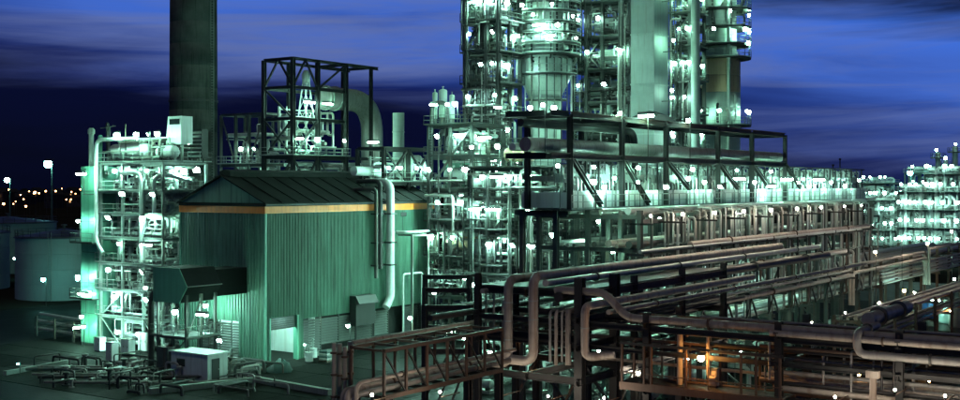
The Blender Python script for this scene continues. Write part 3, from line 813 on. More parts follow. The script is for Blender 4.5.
for i in range(7): part('slat', MB().box(lx0 + .08, lx1 - .08, TY1 - 1.2, TY1 - 1.1, DZ + .6 + i * .42, DZ + .82 + i * .42), 'steel_light', t)
for a_ in (lx0 + .1, lx1 - .1): part('leg', MB().box(a_ - .07, a_ + .07, TY1 - .9, TY1 - .75, DZ, DZ + .4), 'steel_dark', t)
part('canopy_frame', MB().bar((bxs[0] + 1, TY0 + .4, DZ), (bxs[0] + 1, TY0 + .4, 24.4), .09).bar((bxs[0] - .6, TY0 + .4, 24.2), (bxs[0] + 2.0, TY0 + .4, 24.4), .09).bar((bxs[1], TY0 + .4, DZ), (bxs[1], TY0 + .4, 24.6), .09), 'steel_mid', boiler)
ords = ['ground', 'first', 'second', 'third', 'fourth', 'fifth', 'sixth', 'top']
for px, lev in ((118, 1), (150, 1), (92, 0), (87, 1), (130, 0), (150, 0), (112, 2), (146, 2), (122, 3), (150, 3), (112, 4), (146, 4), (126, 5), (156, 5), (118, 6), (150, 6), (140, 7), (151, 7), (161, 7), (121, 7)):
    zb = .05 if lev == 0 else decksB[lev - 1]
    xx = XY(px, TY0 - .3)
    lamp(xx, TY0 - .42 if lev else TY0 - 1.6, zb, 2.15 if lev < 7 else 2.9, 'bright lamp on the %s deck of the left boiler tower' % ords[lev] if lev else 'bright lamp at the foot of the left boiler tower', 'lamps on the boiler tower', r_=.29)
for lev, yo in ((2, .35), (4, .7), (6, .5), (7, .6)):
    lamp(TX1 + .3, TY0 + (TY1 - TY0) * yo, decksB[lev - 1], 2.1, 'bright lamp on the right end of the %s boiler tower deck' % ords[lev], 'lamps on the boiler tower', r_=.29)

# ================================================================== intake hood on legs and shed below
HY0 = WD(153, 111)[1]; HX0 = WD(153, 111)[0]; HX1 = XY(187, HY0); HXM = XY(179, HY0); HY1 = YX(222, HX1)
t = thing('intake_hood', 'green air intake hood with a pointed side standing on steel legs before the hall', 'hood', ((HX0 + HX1) / 2, (HY0 + HY1) / 2, 0))
zt, zb_, zm = 10.05, 6.75, 8.35
pr = [(HX0, zb_), (HXM, zb_), (HX1, zm), (HXM, zt), (HX0, zt)]
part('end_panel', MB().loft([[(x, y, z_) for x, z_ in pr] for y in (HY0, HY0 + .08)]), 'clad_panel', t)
part('casing', MB().loft([[(HX0 + (x - HX0) * .995, y, zm + (z_ - zm) * .985) for x, z_ in pr] for y in (HY0 + .083, HY1)]), 'roof', t)  # near-black colour puts the shade of the unlit hood faces into the casing
part('edge_trim', MB().bar((HX1, HY0, zm), (HX1, HY1, zm), .09), 'steel_mid', t)
xs_ = [HX0 + .3, HXM + .6]; ysl = [HY0 + .4, (HY0 + HY1) / 2, HY1 - .4]
for x_ in xs_:
    for y_ in ysl: member('leg', (x_, y_, .05), (x_, y_, zb_ if x_ < HXM else zb_ + .8), .24, 'steel_mid', t)
for z_ in (3.4,):
    for y_ in ysl: member('beam', (xs_[0], y_, z_), (xs_[1], y_, z_), .18, 'steel_mid', t)
    for x_ in xs_:
        for a, c in zip(ysl[:-1], ysl[1:]): member('beam', (x_, a, z_), (x_, c, z_), .18, 'steel_mid', t)
    dk = part('deck', MB().box(xs_[0] - .5, xs_[1] + .6, ysl[0] - .6, ysl[-1] + .4, z_ + .1, z_ + .16), 'grating', t)
    railing(dk, [(xs_[0] - .5, ysl[-1] + .4), (xs_[0] - .5, ysl[0] - .6), (xs_[1] + .6, ysl[0] - .6), (xs_[1] + .6, ysl[-1] + .4)], z_ + .16, 'steel_mid')
member('brace', (xs_[0], ysl[0], .05), (xs_[1], ysl[0], 3.4), .12, 'steel_mid', t, kind='box')
member('brace', (xs_[1], ysl[0], 3.5), (xs_[1], ysl[1], 7.0), .12, 'steel_mid', t, kind='box')
part('pipe', MB().tube([(HX0 - .5, HY0 + .2, .3), (HX0 - .5, HY0 + .2, 7.4), (HX0 + .3, HY0 + .8, 8.0)], .3, 10), 'steel_dark', t, smooth=True)
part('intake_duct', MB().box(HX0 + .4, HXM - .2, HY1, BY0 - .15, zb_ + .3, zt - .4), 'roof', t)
# shed
sx0, sx1 = XY(172, HY0 - 1.2), XY(211, HY0 - .9)
sy0 = HY0 - 1.3
t = thing('switch_shed', 'small white flat-roofed shed under the intake hood', 'shed', ((sx0 + sx1) / 2, sy0 + 1.3, 0))
part('walls', MB().box(sx0, sx1, sy0, sy0 + 2.4, .05, 2.45), 'white_paint', t)
part('roof', MB().box(sx0 - .15, sx1 + .15, sy0 - .15, sy0 + 2.55, 2.45, 2.58), 'white_paint', t)
d_ = part('door', MB().box(sx1 + .002, sx1 + .05, sy0 + .5, sy0 + 1.4, .1, 2.1), 'steel_dark', t)
part('handle', MB().box(sx1 + .05, sx1 + .1, sy0 + 1.2, sy0 + 1.3, 1.05, 1.15), 'steel_light', d_)
part('window', MB().box(sx0 + .8, sx0 + 1.9, sy0 - .03, sy0 - .002, 1.2, 1.9), 'glass_dark', t)
cabinet(XY(163, HY0 - 1), HY0 - .6, .05, 1.4, .8, 2.6, 'tall dark cabinet left of the white shed under the intake hood', 'steel_mid')
for px, py_, zz in ((205, HY0 + 1.2, 3.56), (222, BY0 - 1.2, .05), (208, BY0 - 2, 3.56), (178, HY0 + 1.5, 3.56)):
    lamp(XY(px, py_), py_, zz, 2.2, 'bright lamp behind the legs of the intake hood', 'lamps around the intake hood', r_=.24)

# ================================================================== storage tanks
def tank(x, y, r_, h, label, n=56):
    t = thing('storage_tank', label, 'tank', (x, y, 0), 'storage tanks at the left')
    for i in range(4):
        za, zb2 = h * i / 4, h * (i + 1) / 4
        part('shell_course', MB().lathe([(r_ - .01 * i, za + .02), (r_ - .01 * i, zb2 - .01)], (x, y, 0), n), 'tank_paint', t, smooth=True)
    rf = part('roof', MB().lathe([(r_ + .2, h), (r_ + .2, h + .12), (r_ * .5, h + .75), (.2, h + 1.35)], (x, y, 0), n), 'tank_roof', t, smooth=True)
    part('vent', MB().lathe([(.25, h + 1.2), (.25, h + 1.8), (.5, h + 1.8), (.5, h + 2.0)], (x, y, 0), 10), 'steel_mid', rf, smooth=True)
    fx, fy = -FWD.x, -FWD.y
    ang = math.atan2(fy, fx) + .06
    px_, py_ = x + (r_ + .15) * math.cos(ang), y + (r_ + .15) * math.sin(ang)
    b = MB()
    for s in (-.25, .25): b.bar((px_ + s * RGT.x, py_ + s * RGT.y, 0), (px_ + s * RGT.x, py_ + s * RGT.y, h + 1), .07)
    for k in range(int(h / .4)): b.bar((px_ - .25 * RGT.x, py_ - .25 * RGT.y, .3 + k * .4), (px_ + .25 * RGT.x, py_ + .25 * RGT.y, .3 + k * .4), .04)
    part('ladder', b, 'steel_light', t)
    pts = [(x + r_ * math.cos(2 * math.pi * k / 28), y + r_ * math.sin(2 * math.pi * k / 28)) for k in range(28)]
    railing(rf, pts, h + .14, 'steel_mid', closed=True)
    return t
tx, ty = WD(64, 185); tank(tx, ty, 7.3, ZP(239, 178), 'white storage tank with a dark cone roof left of the boiler tower')
tx, ty = WD(8, 240); tank(tx, ty, 9.5, ZP(224, 232), 'farther storage tank at the left edge of the picture')
tx, ty = WD(-40, 200); tank(tx, ty, 8, 9.5, 'storage tank cut off by the left picture edge')
# lamp posts added by the tanks to light their shells
for px, d_ in ((46, 170), (16, 218), (80, 171)):
    x_, y_ = WD(px, d_)
    lamp(x_, y_, .0, 4.0, 'small lamp on a post in front of the storage tanks', 'lamps by the storage tanks', r_=.3, kind='lamp_teal')
# low pipe sleepers between tank and boiler tower
for i in range(3):
    x0_, y0_ = WD(36 + i * 2, 138 + i * 3); x1_, y1_ = WD(82, 131 + i * 3)
    pipe_run([(x0_, y0_, .9 + .5 * i), (x1_, y1_, .9 + .5 * i)], .18, 'low pipe running from the tank to the boiler tower', 'jacket_dull', 'low pipes by the tank', n=10)
for f_ in (.1, .5, .9):
    x0_, y0_ = WD(36, 138); x1_, y1_ = WD(82, 131)
    b = MB(); xx, yy = x0_ + (x1_ - x0_) * f_, y0_ + (y1_ - y0_) * f_
    b.bar((xx, yy - .5, 0), (xx, yy - .5, 2.4), .2); b.bar((xx - 1.2, yy + 6.3, 0), (xx - 1.2, yy + 6.3, 2.4), .2)
    for zz in (.6, 1.1, 1.6): b.bar((xx, yy - .5, zz), (xx - 1.2, yy + 6.3, zz), .12)
    solo('pipe_support', b, 'steel_mid', 'low steel support under the pipes by the tank', 'support', 'supports under the low pipes')

# ================================================================== dark steel frame behind the hall
GD = 150
GX1, GY0 = WD(293, GD); GX0 = XY(264, GY0); GY1 = YX(371, GX1)
gz = [8, 15.0, 21.5, 26.5, 30.6, ZP(58, GD)]
gf = thing('braced_structure', 'tall dark steel frame with cross bracing behind the green hall', 'steel frame', ((GX0 + GX1) / 2, (GY0 + GY1) / 2, 0))
gys = [GY0, GY0 + (GY1 - GY0) * .3, GY0 + (GY1 - GY0) * .66, GY1]
steel_frame(gf, [GX0, GX1], gys[:3], gz, 'steel_dark', .5, .4, brace=[('f', 0, 5, 'k'), ('f', 0, 3, 'x'), ('f', 0, 2, '/'), ('f', 0, 4, '\\'), ('r', 0, 5, 'k'), ('r', 1, 5, '/'), ('r', 0, 2, 'x'), ('r', 0, 3, '/'), ('r', 1, 2, '\\')], deck_levels=(2,))
for x_ in (GX0, GX1):
    member('beam', (x_, gys[2], gz[-1]), (x_, GY1 + 1.5, gz[-1]), .3, 'steel_dark', gf, h=.45)
    member('column', (x_, GY1, 8), (x_, GY1, gz[-1]), .4, 'steel_dark', gf)
    member('beam', (x_, gys[2], gz[2]), (x_, GY1, gz[2]), .3, 'steel_dark', gf, h=.4)
    member('beam', (x_, gys[2], 15), (x_, GY1, 15), .3, 'steel_dark', gf, h=.4)
member('beam', (GX0, GY1 - .2, gz[-1]), (GX1, GY1 - .2, gz[-1]), .3, 'steel_dark', gf, h=.4)
g = random.Random(5)
pipe_fill(gf, (GX0 + .4, GX1 - .4, GY0 + .4, GY1 - .5, 15.2, 21), 22, ['steel_light', 'jacket', 'jacket_dull'], g, .06, .22)
pipe_fill(gf, (GX0 + .4, GX1 - .4, GY0 + .4, gys[2], 21.8, 29), 22, ['steel_light', 'jacket', 'jacket_dull'], g, .06, .2)
# lattice cone inside
lx_, ly_ = GX1 - 1.9, gys[0] + (gys[1] - gys[0]) * .95
t = thing('lattice_cone', 'slim tapering lattice tower inside the dark steel frame', 'tower', (lx_, ly_, 21.6))
for a in range(4):
    c_, s_ = math.cos(R(45 + 90 * a)), math.sin(R(45 + 90 * a)); c2, s2 = math.cos(R(135 + 90 * a)), math.sin(R(135 + 90 * a))
    member('leg', (lx_ + 1.7 * c_, ly_ + 1.7 * s_, 21.7), (lx_ + .35 * c_, ly_ + .35 * s_, 32.0), .13, 'steel_light', t, kind='box')
    for k in range(5):
        f0, f1 = k / 5, (k + 1) / 5
        r0_, r1_ = 1.7 - 1.35 * f0, 1.7 - 1.35 * f1
        member('brace', (lx_ + r0_ * c_, ly_ + r0_ * s_, 21.7 + 10.3 * f0), (lx_ + r1_ * c2, ly_ + r1_ * s2, 21.7 + 10.3 * f1), .08, 'steel_light', t, kind='box')
part('cap', MB().lathe([(.5, 31.6), (.6, 32.6), (.3, 33.2)], (lx_, ly_, 0), 12), 'vessel', t, smooth=True)
# big elbow duct
ex = GX1 - 2.2
ya, yb = YX(333, ex), YX(372, ex)
de = DX(350, ex)
t = thing('elbow_duct', 'huge round duct bending down beside the dark steel frame behind the hall', 'duct', (ex, yb, 8))
zz = ZP(99, DX(340, ex))
seg = MB().tube([(ex, ya - 2.0, zz), (ex, yb, zz), (ex, yb, 6)], 1.55, 24, bend=4.6, steps=10)
part('bend', seg, 'jacket_dull', t, smooth=True)
for z_ in (20.8, 17.0, 13.0): part('ring', MB().lathe([(1.56, z_), (1.75, z_), (1.75, z_ + .18), (1.56, z_ + .18)], (ex, yb, 0), 24), 'steel_light', t, smooth=True)
for y_ in (ya - 1.6, ya + .2): part('ring', MB().lathe([(1.56, y_), (1.72, y_), (1.72, y_ + .18), (1.56, y_ + .18)], (ex, 0, zz), 24, 'y'), 'steel_light', t, smooth=True)
part('support', MB().bar((ex, yb, 0), (ex, yb, 6.0), 1.0), 'steel_dark', t)
# short stack
x_, y_ = WD(398.5, 158)
t = thing('short_stack', 'short pale round stack right of the big elbow duct', 'stack', (x_, y_, 0))
part('shaft', MB().lathe([(.78, 0), (.78, ZP(113, 158)), (.62, ZP(113, 158) + .01), (.6, ZP(113, 158) - 1.0)], (x_, y_, 0), 20), 'vessel', t, smooth=True)
for z_ in (15, 20, 25): part('band', MB().lathe([(.785, z_), (.84, z_), (.84, z_ + .2), (.785, z_ + .2)], (x_, y_, 0), 20), 'steel_light', t, smooth=True)
# low frame left of it
fy = GY0 + 1.0; fx0 = XY(221, fy)
lf = thing('braced_structure', 'lower pale steel frame between chimney and dark frame', 'steel frame', ((fx0 + GX0) / 2, fy + 2, 0))
xs3 = [fx0, fx0 + (GX0 - 1 - fx0) * .35, fx0 + (GX0 - 1 - fx0) * .66, GX0 - 1.0]
dks = steel_frame(lf, xs3, [fy, fy + 4.5], [10, 16, 20.5, ZP(113, 154)], 'steel_mid', .34, .3, brace=[('f', 0, 3, '\\'), ('f', 2, 3, '/'), ('f', 1, 2, 'x')], deck_levels=(1, 2))
pipe_fill(lf, (fx0 + .3, GX0 - 1.3, fy + .2, fy + 4.2, 16.3, 26.5), 24, ['steel_light', 'jacket', 'jacket_dull'], g, .06, .2)
# right low frame (px 375-430)
rx = BX1 - 2.5
ry0, ry1 = YX(384, rx), YX(431, rx)
rf_ = thing('braced_structure', 'dark braced steel frame beyond the far end of the green hall', 'steel frame', (rx, (ry0 + ry1) / 2, 0))
rz = [8, 13, 18, ZP(149, DX(405, rx))]
steel_frame(rf_, [rx - 4, rx], [ry0, (ry0 + ry1) / 2, ry1], rz, 'steel_dark', .42, .4, brace=[('r', 0, 3, 'x'), ('r', 1, 3, 'x'), ('r', 1, 2, '/'), ('r', 0, 2, '\\')], deck_levels=(2,))
pipe_fill(rf_, (rx - 3.8, rx - .3, ry0, ry1, 13.2, 21.5), 26, ['steel_light', 'jacket', 'vessel'], g, .06, .22)
part('cross_duct', MB().tube([(rx - 2, ry0 - 3, 19.5), (rx - 2, ry0 + 2, 19.5), (rx - 2, ry0 + 2, 14)], .55, 14), 'jacket', rf_, smooth=True)
for px, Y_, z_, nm in ((237, fy - .3, dks[0], 'low pale frame beside the chimney'), (256, fy - .3, dks[1], 'low pale frame beside the chimney'), (262, fy - .3, dks[0], 'low pale frame beside the chimney'), (243, fy - .3, dks[1], 'low pale frame beside the chimney')):
    lamp(XY(px, Y_), Y_, z_, 2.0, 'bright lamp on the ' + nm, 'lamps behind the hall', r_=.3, kind='lamp_white')
for px, z_ in ((312, gz[3] + .1), (330, gz[3] + .1), (346, gz[2] + .25), (375, gz[2] + .25), (327, 15.2), (316, 15.2), (300, gz[2] + .25), (320, gz[2] + .25), (268, 15.2), (340, 15.2)):
    x_ = GX1 + .5
    lamp(x_, YX(px, x_), z_, 2.1, 'bright starry lamp on the dark steel frame behind the hall', 'lamps behind the hall', r_=.32)
for px in (390, 402, 418, 428): lamp(rx + .4, YX(px, rx + .4), 18.3, 1.6, 'lamp on the braced frame beyond the green hall', 'lamps behind the hall', r_=.22)
# chimney floodlights on the roofs below it
for dx in (-2.0, 2.5):
    lamp(cx + dx * RGT.x - 6.5 * FWD.x, cy + dx * RGT.y - 6.5 * FWD.y, 0, 17.5 + dx, 'floodlight on a mast in front of the chimney', 'chimney floodlights', r_=.5, kind='lamp_white_strong')

# ================================================================== process area
g = random.Random(23)
PM = ['jacket', 'steel_light', 'jacket', 'jacket_dull', 'steel_dark', 'steel_mid', 'pipe_black']
def process_block(label, short, px0, px1, Y0, dep, zs, mat, nfill, brace, lamps, deck_levels=None, cw=.4, nb=2, name='process_tower', rfill=(.06, .2), lr=.3):
    X0, X1 = XY(px0, Y0), XY(px1, Y0)
    xs = [X0 + (X1 - X0) * i / nb for i in range(nb + 1)]
    ys = [Y0, Y0 + dep / 2, Y0 + dep]
    t = thing(name, label, 'tower', ((X0 + X1) / 2, Y0 + dep / 2, 0))
    dz = steel_frame(t, xs, ys, zs, mat, cw, .34, brace=brace, deck_levels=deck_levels, rail='steel_mid')
    for i in range(len(zs)):
        za = .1 if i == 0 else zs[i - 1] + .25; zb = zs[i] - .2
        pipe_fill(t, (X0, X1, Y0 + .1, Y0 + dep, za, zb), int(nfill * 1.7), PM, g, *rfill)
        clutter_fill(t, (X0, X1, Y0, Y0 + dep, za, zb), int(nfill * 1.1), ['white_paint', 'steel_light', 'steel_mid', 'steel_dark', 'jacket'], g)
        if i >= 1: lamp(X1 + .42, Y0 + dep * (.35 + .4 * (i % 2)), zs[i] + .25, 2.0, 'lamp on the right end of the %s deck of %s' % (ORD[i], short), 'lamps in the process area', r_=lr)
    pipe_fill(t, (X0, X1, Y0 + .1, Y0 + dep, 3, zs[-1]), nfill, PM, g, .1, .3, 3)
    pipe_fill(t, (X0 - .3, X1 + .3, Y0 - .75, Y0 - .3, 3, zs[-1]), nfill * 2, ['pipe_black', 'steel_dark', 'pipe_black', 'jacket_dull'], g, .06, .14, 3)
    ladder(t, X0 + .5, Y0 - .35, zs[0], zs[-1])
    for px, lev in lamps:
        zb = zs[lev] + .25
        lamp(XY(px, Y0 - .3), Y0 - .42, zb, 2.2, 'bright lamp on the %s deck of %s' % (ORD[lev], short), 'lamps in the process area', r_=lr)
    return t, xs, ys, dz
PY = WD(466, 142)[1]
tall_levels = [5, 10, 14.5, 18.5, 22.3, 26.2, 30.0, 33.8, 37.6, 41.4, 45.2]
tallt, txs, tys, tdz = process_block('tallest open steel tower with many pipe decks right of the green hall', 'the tallest open tower', 465, 499, PY, 4.6, tall_levels, 'steel_dark', 15,
    [('f', 0, i, '\\' if i % 2 else '/') for i in range(2, 11)] + [('f', 1, i, '/') for i in (3, 5, 8)] + [('l', 0, i, '/') for i in (4, 6, 8)],
    [(496, 3), (478, 3), (485, 4), (470, 5), (497, 5), (483, 6), (494, 6), (472, 7), (495, 7), (478, 8), (492, 8), (488, 9), (470, 9), (480, 2), (495, 2), (470, 2), (488, 1), (475, 1)], nb=2)
# vessels in the tall tower
for k, (px, lev, r_, h_) in enumerate(((476, 4, .9, 2.8), (487, 5, 1.0, 2.9), (474, 6, .8, 2.7), (488, 7, .9, 2.7), (475, 8, 1.0, 2.8), (486, 3, .9, 2.8), (482, 9, 1.0, 2.8))):
    x_ = XY(px, PY + 2); upright_vessel(x_, PY + 2, tall_levels[lev] + .25, r_, h_, 'pale upright vessel on the %s deck of the tallest open tower' % ORD[lev], group='vessels in the tall tower')
# shorter tower in front of it
SY = WD(430, 134)[1]
sh_levels = [5, 9.5, 13.5, 17.2, 21.0, 24.6]
shortt, sxs, sys_, sdz = process_block('shorter pale steel tower with arched pipe between green hall and tallest tower', 'the shorter pale tower', 429, 472, SY, 6.5, sh_levels, 'steel_mid', 11,
    [('f', 0, 4, '/'), ('f', 1, 2, '\\'), ('f', 0, 1, 'x'), ('f', 1, 5, '/')],
    [(440, 4), (460, 4), (432, 3), (452, 3), (468, 3), (440, 2), (463, 2), (434, 1), (455, 1), (445, 0), (466, 0), (436, 5), (458, 5), (450, 5)], cw=.34)
ztop = sh_levels[-1] + .25
xa, xb = XY(432, SY + 1), XY(447, SY + 1)
pipe_run([(xa, SY + 1, ztop - 4), (xa, SY + 1, ztop + 2.6), (xb, SY + 1, ztop + 2.6), (xb, SY + 1, ztop - 4)], .24, 'dark arched pipe on top of the shorter pale tower', 'pipe_black', bend=1.0)
for i, px in enumerate((435, 443, 452)):
    x_ = XY(px, SY + 2.5)
    upright_vessel(x_, SY + 2.5, ztop, (.3, .5, .32)[i], (4.0, 4.3, 3.6)[i], 'slim pale upright tank on top of the shorter pale tower', group='slim tanks on the short tower', name='slim_tank')
drum(((sxs[0] + sxs[2]) / 2, SY + 2.2, sh_levels[3] + .25), 3.6, .9, 'pale horizontal drum on the fourth deck of the shorter pale tower', mat='vessel')
drum(((sxs[0] + sxs[2]) / 2, SY + 2.2, sh_levels[1] + .25), 3.6, .9, 'pale horizontal drum on the second deck of the shorter pale tower', mat='vessel_brown')
# clad wall panels (pale) on the short tower front
for i in range(2):
    part('wall_panel', MB().box(sxs[0] + .3 + i * 2.3, sxs[0] + 2.4 + i * 2.3, SY + 2.9, SY + 2.97, 17.6, 20.5), 'clad_panel', shortt)
# middle lower block x 470..570 y 200..300 in front
MY = WD(470, 128)[1]
mid_levels = [4.5, 9, 12.8, 16.3, 19.6]
midt, mxs, mys, mdz = process_block('wide dark braced pipe structure full of valves in front of the tallest tower', 'the wide braced structure', 470, 566, MY, 6.0, mid_levels, 'steel_dark', 17,
    [('f', 1, 3, '/'), ('f', 2, 2, 'x'), ('f', 0, 2, '/'), ('f', 3, 3, '\\'), ('f', 1, 1, '/'), ('f', 3, 1, 'x')],
    [(485, 3), (500, 3), (512, 3), (532, 3), (478, 2), (495, 2), (530, 2), (550, 2), (536, 1), (492, 1), (515, 1), (475, 0), (505, 0), (540, 0), (560, 0), (500, 4), (536, 4), (556, 4), (474, 4)], nb=4)
for k, (px, lev, L_, r_) in enumerate(((482, 3, 2.4, .75), (506, 2, 2.6, .8), (535, 1, 3.0, .85), (555, 2, 2.2, .7), (484, 1, 2.6, .8), (520, 4, 3.0, .8))):
    drum((XY(px, MY + 2.6), MY + 2.6, mid_levels[lev] + .25), L_, r_, 'pale exchanger drum on the %s deck of the wide braced structure' % ORD[lev], mat=('vessel', 'vessel', 'vessel_brown')[k % 3], name='heat_exchanger', cat='exchanger', group='exchangers in the braced structure')

# reactor vessel with cone bottom and ring platforms
rxc, ryc = WD(545, 147)
rr = 26 / FPX * 147
zc1, zc0 = ZP(78, 147), ZP(97, 147)
t = thing('reactor_vessel', 'wide round pale reactor with a cone bottom and narrow neck in the process area', 'vessel', (rxc, ryc, 0))
zt_ = 47
prof = [(rr * .62, 12), (rr * .62, zc0), (rr, zc1), (rr, ZP(56, 147))]
part('neck', MB().lathe([(rr * .62, 8), (rr * .62, zc0)], (rxc, ryc, 0), 32), 'vessel', t, smooth=True)
part('cone', MB().lathe([(rr * .63, zc0 + .004), (rr * .99, zc1)], (rxc, ryc, 0), 32), 'vessel', t, smooth=True)
part('shell', MB().lathe([(rr, zc1 + .004), (rr, ZP(60, 147))], (rxc, ryc, 0), 32), 'vessel', t, smooth=True)
part('upper_shell', MB().lathe([(rr * .9, ZP(60, 147) + .004), (rr * .9, 44), (rr * .6, 46.5), (.4, 48)], (rxc, ryc, 0), 32), 'vessel', t, smooth=True)
for z_ in (zc0, zc1, ZP(66, 147)):
    f_ = .66 if z_ == zc0 else 1.03
    part('stiffener_ring', MB().lathe([(rr * f_ * .97, z_ - .1), (rr * f_, z_ - .1), (rr * f_, z_ + .12), (rr * f_ * .97, z_ + .12)], (rxc, ryc, 0), 32), 'steel_light', t, smooth=True)
def ring_platform(root, x, y, r0, r1, z_, n=24, a0=0, a1=360, mat='steel_dark'):
    b = MB(); pts = []
    k = max(4, int(n * (a1 - a0) / 360))
    for i in range(k):
        aa, ab = R(a0 + (a1 - a0) * i / k), R(a0 + (a1 - a0) * (i + 1) / k)
        b.loft([[(x + q * math.cos(a), y + q * math.sin(a), z__) for q, z__ in ((r0, z_), (r1, z_), (r1, z_ + .18), (r0, z_ + .18))] for a in (aa, ab)])
        pts.append((x + r1 * math.cos(aa), y + r1 * math.sin(aa)))
    pts.append((x + r1 * math.cos(R(a1)), y + r1 * math.sin(R(a1))))
    d_ = part('ring_platform', b, mat, root)
    railing(d_, pts, z_ + .18, 'steel_light')
    return d_
for z_ in (ZP(57, 147), ZP(46, 147), ZP(36, 147), ZP(26, 147), ZP(15, 147), ZP(5, 147)):
    ring_platform(t, rxc, ryc, rr * .9, rr * .9 + 1.6, z_)
for k in range(9):                               # down-comers in front of the cone
    a = R(-150 + k * 15) + TH; q = rr * 1.12; zb_ = 22 + rng.uniform(0, 2)
    part('downcomer', MB().tube([(rxc + math.cos(a) * rr * .9, ryc + math.sin(a) * rr * .9, ZP(60, 147)), (rxc + math.cos(a) * q, ryc + math.sin(a) * q, ZP(60, 147)), (rxc + math.cos(a) * q, ryc + math.sin(a) * q, zb_)], rng.uniform(.05, .13), 7), rng.choice(('pipe_black', 'steel_mid', 'jacket', 'jacket_dull')), t, smooth=True)
for zz_, f_ in ((zc0 - .6, .62), (zc1 + .2, 1.0)): ring_platform(t, rxc, ryc, rr * f_, rr * f_ + .9, zz_, a0=math.degrees(TH) - 150, a1=math.degrees(TH) - 20)
for a in range(0, 360, 12):                      # riser pipes round the vessel
    c_, s_ = math.cos(R(a)), math.sin(R(a)); q = rr * .9 + .9
    if c_ * FWD.x + s_ * FWD.y > .5: continue
    za = 33 + rng.uniform(0, 4); zb = 40 + rng.uniform(0, 6)
    part('riser', MB().tube([(rxc + c_ * rr * .85, ryc + s_ * rr * .85, za), (rxc + c_ * q, ryc + s_ * q, za), (rxc + c_ * q, ryc + s_ * q, zb), (rxc + c_ * rr * .8, ryc + s_ * rr * .8, zb)], rng.uniform(.1, .22), 8), rng.choice(PM), t, smooth=True)
for k, (a, z_) in enumerate(((-60, 15), (-95, 15), (-130, 26), (-80, 26), (-40, 36), (-110, 36), (-70, 46), (-100, 46), (-50, 5), (-120, 5), (-85, 57), (-135, 57), (-30, 57))):
    aa = R(a) + TH; q = rr * .9 + 1.55; zz = ZP(z_, 147) + .18
    lamp(rxc + q * math.cos(aa), ryc + q * math.sin(aa), zz, 1.9, 'bright lamp on a ring platform of the cone-bottomed reactor', 'lamps on the reactor', r_=.28)
for px, d_, z_ in ((532, 141, 10), (556, 141, 10)):
    x_, y_ = WD(px, d_); lamp(x_, y_, 19.9, ZP(108, d_) - 19.9, 'bright lamp in front of the narrow neck of the reactor', 'lamps on the reactor', r_=.32)
# steel around the reactor, right-hand side
RY = WD(574, 150)[1]
rt_levels = [6, 11, 15.5, 19.8, 24, 28.2, 32.4, 36.6, 41, 45.5]
rightt, rxs, rys, rdz = process_block('open steel tower with exchangers between the cone-bottomed reactor and square flue', 'the tower beside the flue', 574, 632, RY, 7.5, rt_levels, 'steel_dark', 17,
    [('f', 0, 7, 'x'), ('f', 1, 6, '/'), ('f', 0, 5, 'k'), ('f', 1, 8, '\\'), ('f', 0, 9, '/')],
    [(609, 8), (585, 8), (626, 8), (600, 7), (580, 7), (589, 6), (622, 6), (606, 5), (580, 5), (618, 4), (590, 4), (602, 4), (628, 3), (585, 9), (612, 9), (598, 9)], nb=2)
for k, (px, lev, L_, r_) in enumerate(((614, 7, 4.4, 1.1), (588, 6, 2.4, .8), (616, 6, 4.0, 1.1), (606, 5, 3.2, 1.0), (590, 4, 3.2, .9), (613, 8, 4.2, 1.1))):
    drum((XY(px, RY + 2.4), RY + 2.4, rt_levels[lev] + .25), L_, r_, 'pale exchanger drum on the %s deck of the tower beside the square flue' % ORD[lev], name='heat_exchanger', cat='exchanger', group='exchangers beside the flue')
# square flue
fx_, fy_ = WD(654, 138)
fw = XY(655, fy_) - XY(632, fy_); fl = YX(668, fx_) - fy_
t = thing('square_flue', 'broad pale green square flue duct rising out of the picture', 'flue', (fx_ - fw / 2, fy_ + fl / 2, 0))
for i in range(8):
    za = 6 * i; part('flue_section', MB().box(fx_ - fw, fx_, fy_, fy_ + fl, za + .03, za + 5.97), 'vessel', t)
    part('stiffener', MB().box(fx_ - fw - .08, fx_ + .08, fy_ - .08, fy_ + fl + .08, za + 5.9, za + 6.08), 'vessel', t)
for z_, yo in ((22.5, .6), (28.0, .5), (34.0, .6), (40.0, .5)):  # lamps added to fill the flue's right side with light
    part('bracket', MB().box(fx_ + .09, fx_ + 1.7, fy_ + fl * yo - .06, fy_ + fl * yo + .06, z_ - .1, z_), 'steel_mid', t)
    lamp(fx_ + 1.6, fy_ + fl * yo, z_, 1.2, 'bright lamp bracketed to the right side of the square flue', 'lamps on the square flue', r_=.2, style=0)
# slender round column
x_, y_ = WD(695.5, 150)
t = thing('slender_column', 'slender pale green round column between square flue and banded column', 'column', (x_, y_, 0))
for i in range(7): part('shell_section', MB().lathe([(.58, 6.5 * i), (.58, 6.5 * i + 6.45), (.62, 6.5 * i + 6.45), (.62, 6.5 * i + 6.5)], (x_, y_, 0), 20), 'vessel', t, smooth=True)
# pipe chase between flue and column
cxs = [WD(671, 156), WD(690, 156)]
CYc = WD(672, 154)[1]
ch_levels = [8, 13, 18, 22.5, 27, 31.5, 36, 40.5, 45]
chase, hxs, hys, hdz = process_block('narrow lamp-lit pipe tower between the square flue and the slender column', 'the narrow pipe tower', 671, 690, CYc, 4.5, ch_levels, 'steel_mid', 10,
    [('f', 0, i, '/' if i % 2 else '\\') for i in range(3, 9)], [(676, 5), (686, 5), (674, 4), (686, 4), (680, 6), (688, 6), (675, 7), (684, 7), (680, 8), (674, 3), (686, 3), (690, 5)], nb=1, lr=.27)
